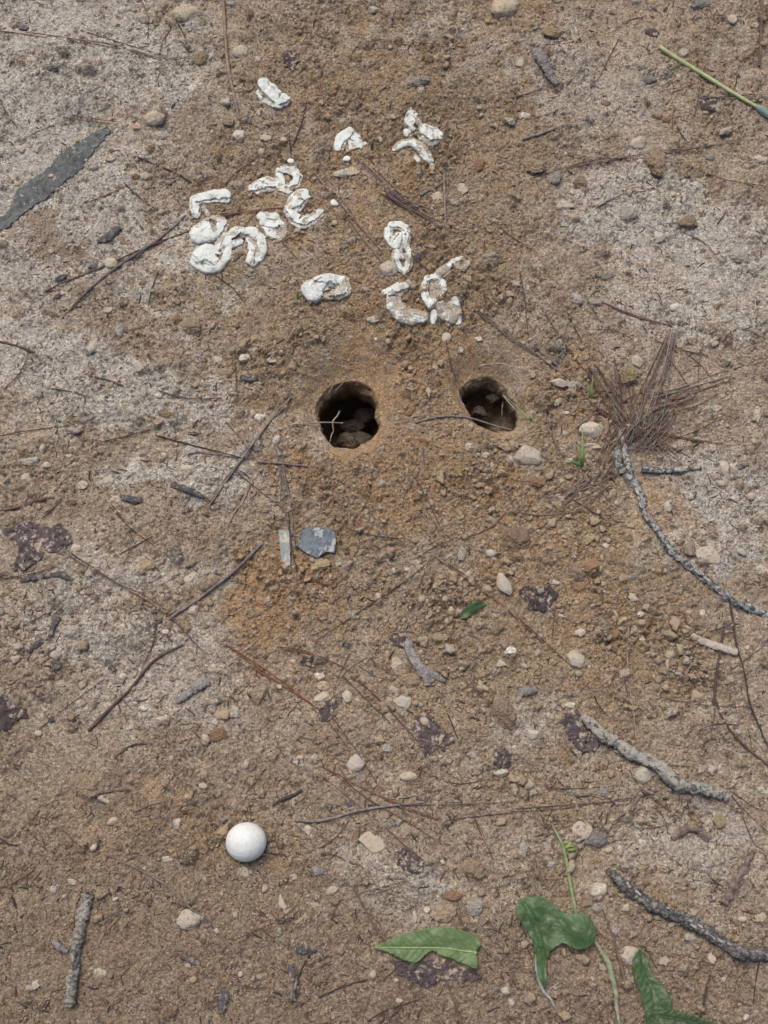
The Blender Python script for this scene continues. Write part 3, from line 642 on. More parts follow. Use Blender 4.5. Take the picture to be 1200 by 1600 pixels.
(935,1390,29,26,0,A_,'cream','bright cream stone above the stem end of the two lobed leaf'),(1112,1497,14,24,-25,O_,'cream'),(943,1235,16,20,-30,A_,'pale grey'),(907,1295,36,34,0,L_,'purple-grey'),(930,1311,36,26,-10,C_,'grey'),(1003,1315,16,14,20,A_,'white'),(990,1318,16,12,0,L_,'dark grey'),
(978,1418,14,14,0,O_,'tan'),(992,1422,14,14,0,O_,'tan'),(917,1412,20,18,0,C_,'tan'),(933,1418,22,16,0,C_,'pale grey'),(1078,1463,24,14,10,C_,'pale grey'),(963,1452,15,24,0,A_,'pale grey'),(1005,1210,24,28,0,O_,'grey'),(1123,1282,22,26,-20,C_,'yellow-brown'),
(1193,1235,22,15,20,L_,'blue-grey'),(1187,1433,26,18,-10,L_,'yellow-brown'),(932,1345,14,12,0,C_,'orange'),(818,1323,18,16,0,A_,'pale grey'),(860,1350,14,12,0,A_,'pale grey'),(1130,1530,10,9,0,O_,'greenish grey'),(985,1492,36,30,20,L_,'grey'),
]
for i_, q in enumerate(ST):
    if len(q) == 7 and q[5] in (A_, O_) and q[2] < 26 and q[6] in ('pale grey', 'tan', 'grey', 'cream') and (i_ * 7) % 10 < 4: q = q[:5] + (C_,) + q[6:]
    if q[5] == O_ and len(q) == 7 and q[2] < 24 and i_ % 5: q = q[:5] + (A_ if i_ % 5 < 4 or q[6] not in CLM else C_,) + q[6:]
    stone(*q[:7], label=(q[7] if len(q) > 7 else None))
# the slate below the holes: an angular plate, and other plates with their own outline
def plate(name, label, cat, poly, m, th, lift=0.3, tilt=0.0, group=None, rough=0.0004, seed=0, sub=2.0, conform=0.1, jit=0.9):
    """flat piece with a traced outline, real thickness and a slightly uneven top"""
    P = densify(poly, 5.0, jit, seed)
    V2, T = fill(P, sub)
    cx = sum(p[0] for p in poly) / len(poly); cy = sum(p[1] for p in poly) / len(poly)
    x0, y0, z0 = at(cx, cy)
    n = len(V2)
    Az = np.array([[p[0], p[1], 1] for p in P]); Bz = np.array([at(*p)[2] for p in P]); co = np.linalg.lstsq(Az, Bz, rcond=None)[0]
    W = []
    for (px, py) in V2:
        x, y = to_world(px, py, z0 + lift * th)
        zg = gz(x, y); zp = co[0] * px + co[1] * py + co[2]
        z = zp * (1 - conform) + zg * conform - z0 + noise.fractal(Vector((x * 140, y * 140, seed)), 0.7, 2.0, 4) * rough + (px - cx) * tilt * pxs(cy)
        W.append((x - x0, y - y0, z + th * lift))
    B = [(a, b2, c_ - th) for a, b2, c_ in W]
    F = [tuple(t) for t in T] + [tuple(reversed([i + n for i in t])) for t in T]
    cnt = {}
    for t in T:
        for i in range(3):
            e = (t[i], t[(i + 1) % 3]); cnt[e] = 1
    for (a, b2) in cnt:
        if (b2, a) not in cnt: F.append((b2, a, a + n, b2 + n))
    o = new_obj(name, W + B, F, m, (x0, y0, z0), smooth=False)
    USED[label] = 1
    tag(o, label, cat, group)
    return o
def densify(poly, step, jit, seed):
    r_ = random.Random(seed); out = []
    for i in range(len(poly)):
        a, b_ = poly[i], poly[(i + 1) % len(poly)]
        L = math.hypot(a[0] - b_[0], a[1] - b_[1]); k = max(1, int(L / step))
        for j in range(k):
            t = j / k
            out.append((a[0] + (b_[0] - a[0]) * t + r_.uniform(-jit, jit), a[1] + (b_[1] - a[1]) * t + r_.uniform(-jit, jit)))
    return out
def inside(p, poly):
    x, y = p; r_ = False; n = len(poly); j = n - 1
    for i in range(n):
        xi, yi = poly[i]; xj, yj = poly[j]
        if (yi > y) != (yj > y) and x < (xj - xi) * (y - yi) / (yj - yi) + xi: r_ = not r_
        j = i
    return r_
def fill(P, step):
    """points and upward triangles filling a picture-space outline"""
    xs = [p[0] for p in P]; ys = [p[1] for p in P]
    pts = [Vector(p) for p in P]; n = len(pts)
    y = min(ys) + step / 2; k = 0
    while y < max(ys):
        x = min(xs) + (step / 2 if k % 2 else 0)
        while x < max(xs):
            q = (x + random.uniform(-.2, .2) * step, y + random.uniform(-.2, .2) * step)
            if inside(q, P) and min(math.hypot(q[0] - a[0], q[1] - a[1]) for a in P) > step * 0.5: pts.append(Vector(q))
            x += step
        y += step; k += 1
    vo, _, fo, _, _, _ = delaunay_2d_cdt(pts, [(i, (i + 1) % n) for i in range(n)], [], 1, 1e-4)
    T = []
    for f in fo:
        f = list(f)
        a, b_, c_ = (vo[i] for i in f[:3])
        if (b_ - a).cross(c_ - a) > 0: f = f[::-1]      # picture y runs down
        T.append(f)
    return [(v.x, v.y) for v in vo], T
plate('flat_stone', 'angular blue-grey slate with pale veins lying below the large hole', 'stone', [(472, 828), (498, 825), (521, 829), (525, 845), (522, 862), (510, 861), (501, 868), (496, 873), (480, 865), (463, 853), (470, 845)],
      two('veined_slate', (0.20, 0.235, 0.26), (0.13, 0.15, 0.17), 120, 0.4, 0.6, 700, 0.0009, 0.8, (0.42, 0.44, 0.42), 0.555, 130), 0.006, 0.55, 0.02, seed=3)
plate('wood_chip', 'upright grey wood chip with cream edges beside the blue-grey slate', 'wood chip', [(436, 829), (451, 828), (453, 850), (453, 882), (449, 886), (439, 876), (437, 850)],
      two('grey_chip', (0.27, 0.28, 0.27), (0.50, 0.46, 0.38), 160, 0.5, 0.62), 0.004, 0.7, seed=4)
plate('charred_strip', 'long dark grey charred strip pressed flat into the pale upper left crust', 'charred wood', [(166, 193), (170, 198), (158, 218), (146, 234), (128, 258), (104, 278), (84, 296), (62, 312), (40, 324), (22, 342), (4, 356), (-14, 366), (-22, 352), (-2, 338), (14, 324), (20, 300), (34, 288), (56, 274), (74, 262), (92, 244), (112, 228), (136, 210), (154, 197)],
      PASTE, 0.0040, 0.34, seed=5, sub=2.5, conform=0.8, rough=0.0010, jit=1.6)

# ================================================================ TUBES: needles, twigs, sticks
def spline(pts, step):
    if len(pts) == 2:
        (x0, y0), (x1, y1) = pts; L = math.hypot(x1 - x0, y1 - y0); b_ = L * random.uniform(-.035, .035)
        nx, ny = -(y1 - y0) / L, (x1 - x0) / L
        pts = [pts[0], ((x0 + x1) / 2 + nx * b_, (y0 + y1) / 2 + ny * b_), pts[1]]
    P = [pts[0]] + list(pts) + [pts[-1]]
    out = []
    for i in range(1, len(P) - 2):
        p0, p1, p2, p3 = P[i - 1:i + 3]
        L = math.hypot(p1[0] - p2[0], p1[1] - p2[1]); k = max(2, int(L / step))
        for j in range(k):
            t = j / k
            out.append((i - 1 + t, ) + tuple(0.5 * ((2 * p1[a]) + (-p0[a] + p2[a]) * t + (2 * p0[a] - 5 * p1[a] + 4 * p2[a] - p3[a]) * t * t + (-p0[a] + 3 * p1[a] - 3 * p2[a] + p3[a]) * t ** 3) for a in (0, 1)))
    out.append((len(pts) - 1, pts[-1][0], pts[-1][1]))
    return out
def tube(name, pts, rad, m, sides=6, step=7, rough=0.06, knots=0, lift=0.0, parent=None, wob=0.0, flatz=1.0, top=None, kink=0.0, bury=0.0):
    """pts in photo pixels, rad in pixels (one value per point or one number), lies on the ground"""
    if kink: pts = [(p[0] + random.uniform(-kink, kink), p[1] + random.uniform(-kink, kink)) for p in pts]
    sp = spline(pts, step)
    if not isinstance(rad, (list, tuple)): rad = [rad] * len(pts)
    if len(pts) == 2 and len(rad) == 2: rad = [rad[0], (rad[0] + rad[1]) / 2, rad[1]]
    sd = random.uniform(0, 99)
    zs, xy = [], []
    for (u, px, py) in sp:
        x, y, z = at(px, py); xy.append((x, y)); zs.append(z)
    zs = np.array(zs)
    if top is None:                 # stiff: bridges the small hollows
        K = max(3, int(len(zs) * 0.22)) | 1
        pad = np.pad(zs, K // 2, mode='edge')
        avg = np.convolve(pad, np.ones(K) / K, 'valid')
        mx_ = np.array([pad[i:i + K].max() for i in range(len(zs))]); mx_ = np.convolve(np.pad(mx_, K // 2, mode='edge'), np.ones(K) / K, 'valid')
        zs = avg * 0.3 + mx_ * 0.7
    C = []
    for i, (u, px, py) in enumerate(sp):
        k = min(int(u), len(rad) - 2); r = (rad[k] + (rad[k + 1] - rad[k]) * (u - k)) * pxs(py)
        h = r * 0.75 + lift + (0 if top is None else 0)
        z = zs[i] + h - bury * r * max(0, noise.noise(Vector((i * 0.045, sd, 5))) + .25)
        if wob: z += wob * noise.noise(Vector((u * 2.3, sd, 0)))
        x, y = to_world(px, py, z)
        C.append((Vector((x, y, z)), r))
    base = Vector((C[0][0].x, C[0][0].y, zs[0]))
    V, F = [], []
    n = len(C)
    for i, (p, r) in enumerate(C):
        t = (C[min(i + 1, n - 1)][0] - C[max(i - 1, 0)][0]).normalized()
        s1 = t.cross(Vector((0, 0, 1))).normalized(); s2 = s1.cross(t)
        for k in range(sides):
            a = 2 * math.pi * k / sides
            dv = s1 * math.cos(a) + s2 * math.sin(a) * flatz
            rr = r
            if rough:
                q = p / max(r, .0004) * 0.45 + dv * 1.2
                rr = r * (1 + rough * 2 * noise.fractal(q + Vector((sd, 0, 0)), 0.8, 2.1, 3))
            if knots:
                kn = noise.noise(Vector((i * 0.33, sd, 3.0)))
                rr *= 1 + knots * max(0, kn - 0.15)
            if i in (0, n - 1): rr *= 0.72
            V.append(p + dv * rr - base)
        if i:
            for k in range(sides):
                a0 = (i - 1) * sides + k; a1 = (i - 1) * sides + (k + 1) % sides
                F.append((a0, a1, a1 + sides, a0 + sides))
    F.append(tuple(range(sides))); F.append(tuple(range((n - 1) * sides, n * sides))[::-1])
    o = new_obj(name, V, F, m, base if parent is None else base - parent.location)
    if parent: o.parent = parent
    return o
def T(name, label, cat, pts, rad, m, group=None, **k):
    o = tube(name, pts, rad, m, **k)
    USED[label] = USED.get(label, 0) + 1
    tag(o, label, cat, group)
    return o

# --- sticks and branches
def root_of(name, label, cat, px, py):
    x, y, z = at(px, py)
    r_ = bpy.data.objects.new(name, None); r_.empty_display_size = .01; r_.location = (x, y, z); col.objects.link(r_)
    USED[label] = 1
    return tag(r_, label, cat)
def TP(name, label, cat, main, pts, rad, m, **k):
    r_ = root_of(name, label, cat, *pts[0])
    return r_, tube(main, pts, rad, m, parent=r_, **k)
br, _ = TP('branch', 'long lichen covered branch running from the needle pile to the right edge', 'branch', 'main_stem',
       [(966, 664), (972, 690), (981, 722), (988, 752), (1001, 772), (1010, 806), (1033, 838), (1050, 862), (1072, 884), (1107, 908), (1138, 934), (1172, 952), (1215, 967)],
       [3, 4, 5, 7.5, 6, 4, 4.5, 5.5, 5, 6.5, 5.5, 6.5, 5.5], LICHEN, sides=16, step=2.5, rough=0.30, knots=0.25, kink=2.0, bury=2.2)
for pts, r_ in (([(1003, 731), (1030, 736), (1062, 734), (1096, 731)], [6, 4, 3.5, 2.5]), ([(966, 700), (964, 716), (972, 740)], [4, 6, 6])):
    tube('side_twig', pts, r_, LICHEN, sides=10, step=3, rough=0.22, knots=.4, parent=br)
ps, o = TP('stick', 'thick pale bark stick lying diagonally below the purple dead leaf', 'stick', 'wood', [(908, 1119), (925, 1132), (943, 1148), (965, 1160), (985, 1176), (1010, 1186), (1033, 1200), (1056, 1221), (1082, 1230), (1108, 1234), (1138, 1243)],
      [6, 9, 9.5, 8, 9, 8.5, 9.5, 10, 9, 8.5, 7.5], LICHEN, sides=16, step=2.4, rough=0.28, knots=0.2, kink=1.2, bury=.4)
o.data.materials[0] = two('pale_bark', (0.52, 0.485, 0.415), (0.14, 0.135, 0.135), 300, 0.51, 0.58, 700, 0.0022, 0.95, (0.30, 0.32, 0.31), 0.6, 200)
bl, _ = TP('branch', 'charred black branch with pale crust entering from the lower right edge', 'branch', 'main_stem', [(948, 1358), (962, 1371), (980, 1390), (1002, 1403), (1022, 1417), (1046, 1428), (1070, 1436), (1092, 1450), (1114, 1464), (1136, 1478), (1162, 1488), (1215, 1494)],
       [3.5, 6.5, 9, 8.5, 9.5, 8.5, 9.5, 9, 10, 9, 10, 9], BLACKST, sides=16, step=2.5, rough=0.28, knots=0.25, kink=1.5, bury=1.2)
ws, _ = TP('stick', 'grey weathered stick lying upright near the lower left edge', 'stick', 'wood', [(139, 1396), (134, 1412), (128, 1436), (126, 1450), (122, 1470), (119, 1492), (117, 1510), (113, 1530), (111, 1550), (109, 1571)],
       [8, 9, 9, 8, 9.5, 6, 6, 8, 9, 7], OLDSTICK, sides=16, step=2.4, rough=0.28, knots=0.2, kink=1.2, bury=.6)
tube('side_twig', [(84, 1468), (92, 1480), (106, 1487)], [5, 6, 4], BARKCH, sides=10, step=3, rough=.3, parent=ws)
# curled flakes of bark that stand off the wood
def flakes(root, pts, m, rpx, n, name='bark_flake'):
    for k in range(n):
        i = random.randrange(len(pts) - 1); t = random.random()
        px = pts[i][0] + (pts[i + 1][0] - pts[i][0]) * t; py = pts[i][1] + (pts[i + 1][1] - pts[i][1]) * t
        dx, dy = pts[i + 1][0] - pts[i][0], pts[i + 1][1] - pts[i][1]; L = math.hypot(dx, dy); dx /= L; dy /= L
        sd = random.uniform(-.55, .55) * rpx; ln = random.uniform(5, 12)
        q0 = (px - dy * sd - dx * ln / 2, py + dx * sd - dy * ln / 2); q1 = (px - dy * sd + dx * ln / 2, py + dx * sd + dy * ln / 2)
        hh = rpx * pxs(py) * (1.15 + .45 * math.sqrt(max(0, 1 - (sd / rpx) ** 2)))
        tube(name, [q0, q1], [random.uniform(1.5, 3.2), random.uniform(1, 2)], m, sides=7, step=2.5, rough=.4, lift=hh, flatz=.5, parent=root)
BKD = two('bark_dark_flake', (0.10, 0.095, 0.10), (0.2, 0.19, 0.185), 420, .45, .6, 700, .0012)
BKP = two('bark_pale_flake', (0.44, 0.42, 0.37), (0.32, 0.31, 0.28), 420, .45, .6, 700, .0012)
flakes(br, [(972, 690), (988, 752), (1010, 806), (1050, 862), (1107, 908), (1172, 952)], BKP, 6, 22)
flakes(bl, [(962, 1371), (1002, 1403), (1070, 1436), (1136, 1478), (1190, 1492)], BKP, 8, 16)
flakes(ps, [(925, 1132), (985, 1176), (1033, 1200), (1082, 1230), (1130, 1240)], BKD, 8, 26)
flakes(ws, [(134, 1412), (126, 1450), (119, 1492), (113, 1530), (110, 1560)], BKD, 7, 12)
stw, _ = TP('straw', 'yellow-green straw lying at the upper right edge', 'straw', 'stalk', [(1031, 72), (1036, 77), (1062, 94), (1098, 116), (1140, 142), (1184, 168)], [2, 3.4, 3.3, 3.2, 2.8, 2.6], STRAW, sides=10, step=5, rough=0.03)
tube('sheath', [(1182, 166), (1192, 173), (1215, 188)], [4, 6, 6.5], STRAWB, sides=10, step=4, rough=0.12, parent=stw)

# --- labelled twigs: label, material, radius, points
TW = [
('long tan dry stem standing upright left of the topmost eggshell','tan',(3.2,2.6),[(349,-8),(352,60),(357,100),(364,145),(373,186)]),
('brown stem along the top right corner edge','brown',(3,2.4),[(1191,-8),(1190,50),(1187,104)]),
('thin dark twig below the brick red pebble','dark',(1.6,1.6),[(215,247),(243,259),(272,270),(298,286)]),
('dark curved twig passing the cream pebble left of the eggshells','grey',(2.2,2.6),[(100,494),(130,463),(165,430),(207,400),(252,372),(290,338)]),
('forked brown twig above the cream pebble','brown',(1.6,1.6),[(70,455),(106,440),(147,423),(230,385),(298,362)]),
('grey knotted twig pointing down left from the large hole','grey',(1.8,3.0),[(397,692),(420,662),(440,640),(454,620)]),
('pair member of the long grey twig above the slate, upper one','grey',(2.2,2.0),[(440,636),(397,690),(358,742),(325,790)]),
('short grey twig crossing the needle bundle below the large hole','grey',(2.4,2.0),[(402,723),(440,725),(482,729)]),
('thick light grey twig left of the orange stained soil','grey',(3.2,2.2),[(412,848),(370,888),(333,918),(296,945),(272,962),(256,980)]),
('grey brown twig running down left below the crossing needles','brown',(2.0,3.4),[(287,1007),(240,1033),(204,1076),(187,1093),(137,1143)]),
('short curved brown twig in the lower left dirt','brown',(2.0,1.8),[(180,1183),(193,1171),(210,1164),(231,1163)]),
('short purple twig above the weathered stick','brown',(2.0,2.6),[(147,1243),(170,1238),(202,1232)]),
('thin grey twig running below the whole egg to the right','grey',(1.6,2.2),[(163,1333),(213,1357),(262,1385),(300,1420),(327,1440),(367,1487)]),
('stubby grey twig right of the whole egg','dark',(2.6,4.2),[(424,1260),(440,1250),(455,1246),(471,1233)]),
('pale grey twig crossing the red needles right of the egg','grey',(3.4,2.0),[(462,1282),(490,1282),(520,1278),(548,1270),(590,1262),(662,1254)]),
('dark upright twig with tiny knots in the bottom left middle','dark',(1.6,2.4),[(460,1560),(468,1525),(484,1492)]),
('brown twig slanting below the dark upright twig','dark',(1.6,1.6),[(496,1560),(535,1543),(574,1530)]),
('dark brown twig running down to the tip of the torn leaf','brown',(1.6,2.0),[(553,1392),(576,1430),(590,1455),(605,1470)]),
('thin twig running off the bottom edge below the torn leaf','brown',(1.8,3.2),[(690,1518),(704,1550),(716,1580),(724,1612)]),
('dark grey twig crossing the pale wood chip','dark',(2.2,3.0),[(1131,972),(1128,1002),(1122,1035),(1117,1070),(1115,1102)]),
('long dark root hanging down from the lichened branch','dark',(1.8,1.8),[(1137,925),(1147,975),(1151,1003),(1163,1053),(1173,1100),(1204,1180)]),
('brown vine bending to the right edge beside the pale stick','brown',(2.2,2.8),[(1119,1090),(1128,1118),(1150,1150),(1180,1180),(1215,1206)]),
('upright tan needle pair right of the half moon leaf','tan',(1.6,2.0),[(982,970),(981,1020),(983,1067),(990,1110),(997,1166)]),
('grey root crossing below the smaller hole','grey',(2.2,1.8),[(648,659),(690,650),(733,652),(770,666),(800,671)]),
('dark twig slanting from the smaller hole edge','brown',(1.8,1.8),[(800,693),(828,702),(857,718)]),
('thin pale branch beside the stick at the lower right','grey',(2.2,2.0),[(1004,1239),(985,1262),(962,1280),(940,1298)]),
('dark red stem between the two lobed leaf and the cream stone','brown',(1.4,4.4),[(942,1420),(955,1455),(966,1490),(980,1548)]),
('upright dark twig near the bottom right edge','dark',(1.8,3.0),[(1110,1522),(1102,1550),(1094,1595)]),
('dark twig reaching out of the right edge near the bottom','dark',(1.4,1.4),[(1187,1497),(1180,1530),(1178,1570)]),
('short dark chip of twig left of the weathered stick','dark',(3,2),[(18,1403),(22,1412),(26,1419)]),
('small curled straw above the weathered stick','tan',(1.6,1.4),[(58,1288),(64,1276),(75,1268)]),
('short brown twig on the left edge','brown',(3,2.4),[(-8,800),(30,790),(60,782),(85,776)]),
('thin dark root bending around the left crust','brown',(1.8,2.6),[(-8,533),(25,540),(55,552)]),
('pale scratched twig right of the twin crumbs','brown',(1.4,2.4),[(140,586),(165,592),(192,602)]),
('curved dark twig on the left edge above the weathered stick','dark',(2,2),[(0,1310),(14,1318),(30,1322)]),
('grey dry stalk leaning on the tan shard below the three piece eggshell','grey',(2.4,2),[(694,272),(695,315),(697,354)]),
('knotty dark twig chip between eggshells and clods','grey',(3.4,3.0),[(657,304),(672,296),(690,286)]),
('grey twig over the flat charred speck','tan',(2,1.6),[(390,760),(378,785),(366,800),(350,835)]),
('short thin dark twig at the right side of the lower middle','brown',(1.6,1.6),[(770,712),(785,745),(800,790)]),
('dark split twig pair at the upper right','grey',(3.2,2.6),[(816,219),(845,208),(881,196)]),
]
for lab, mc, rd, pts in TW:
    T('twig', lab, 'twig', pts, [.8 * (rd[0] + (rd[1] - rd[0]) * i / (len(pts) - 1)) for i in range(len(pts))], NEED[mc], 'dry twigs on the dirt', sides=8, step=4, rough=0.22, knots=0.35 if rd[0] > 2 else 0.2, kink=1.5, bury=1.2)

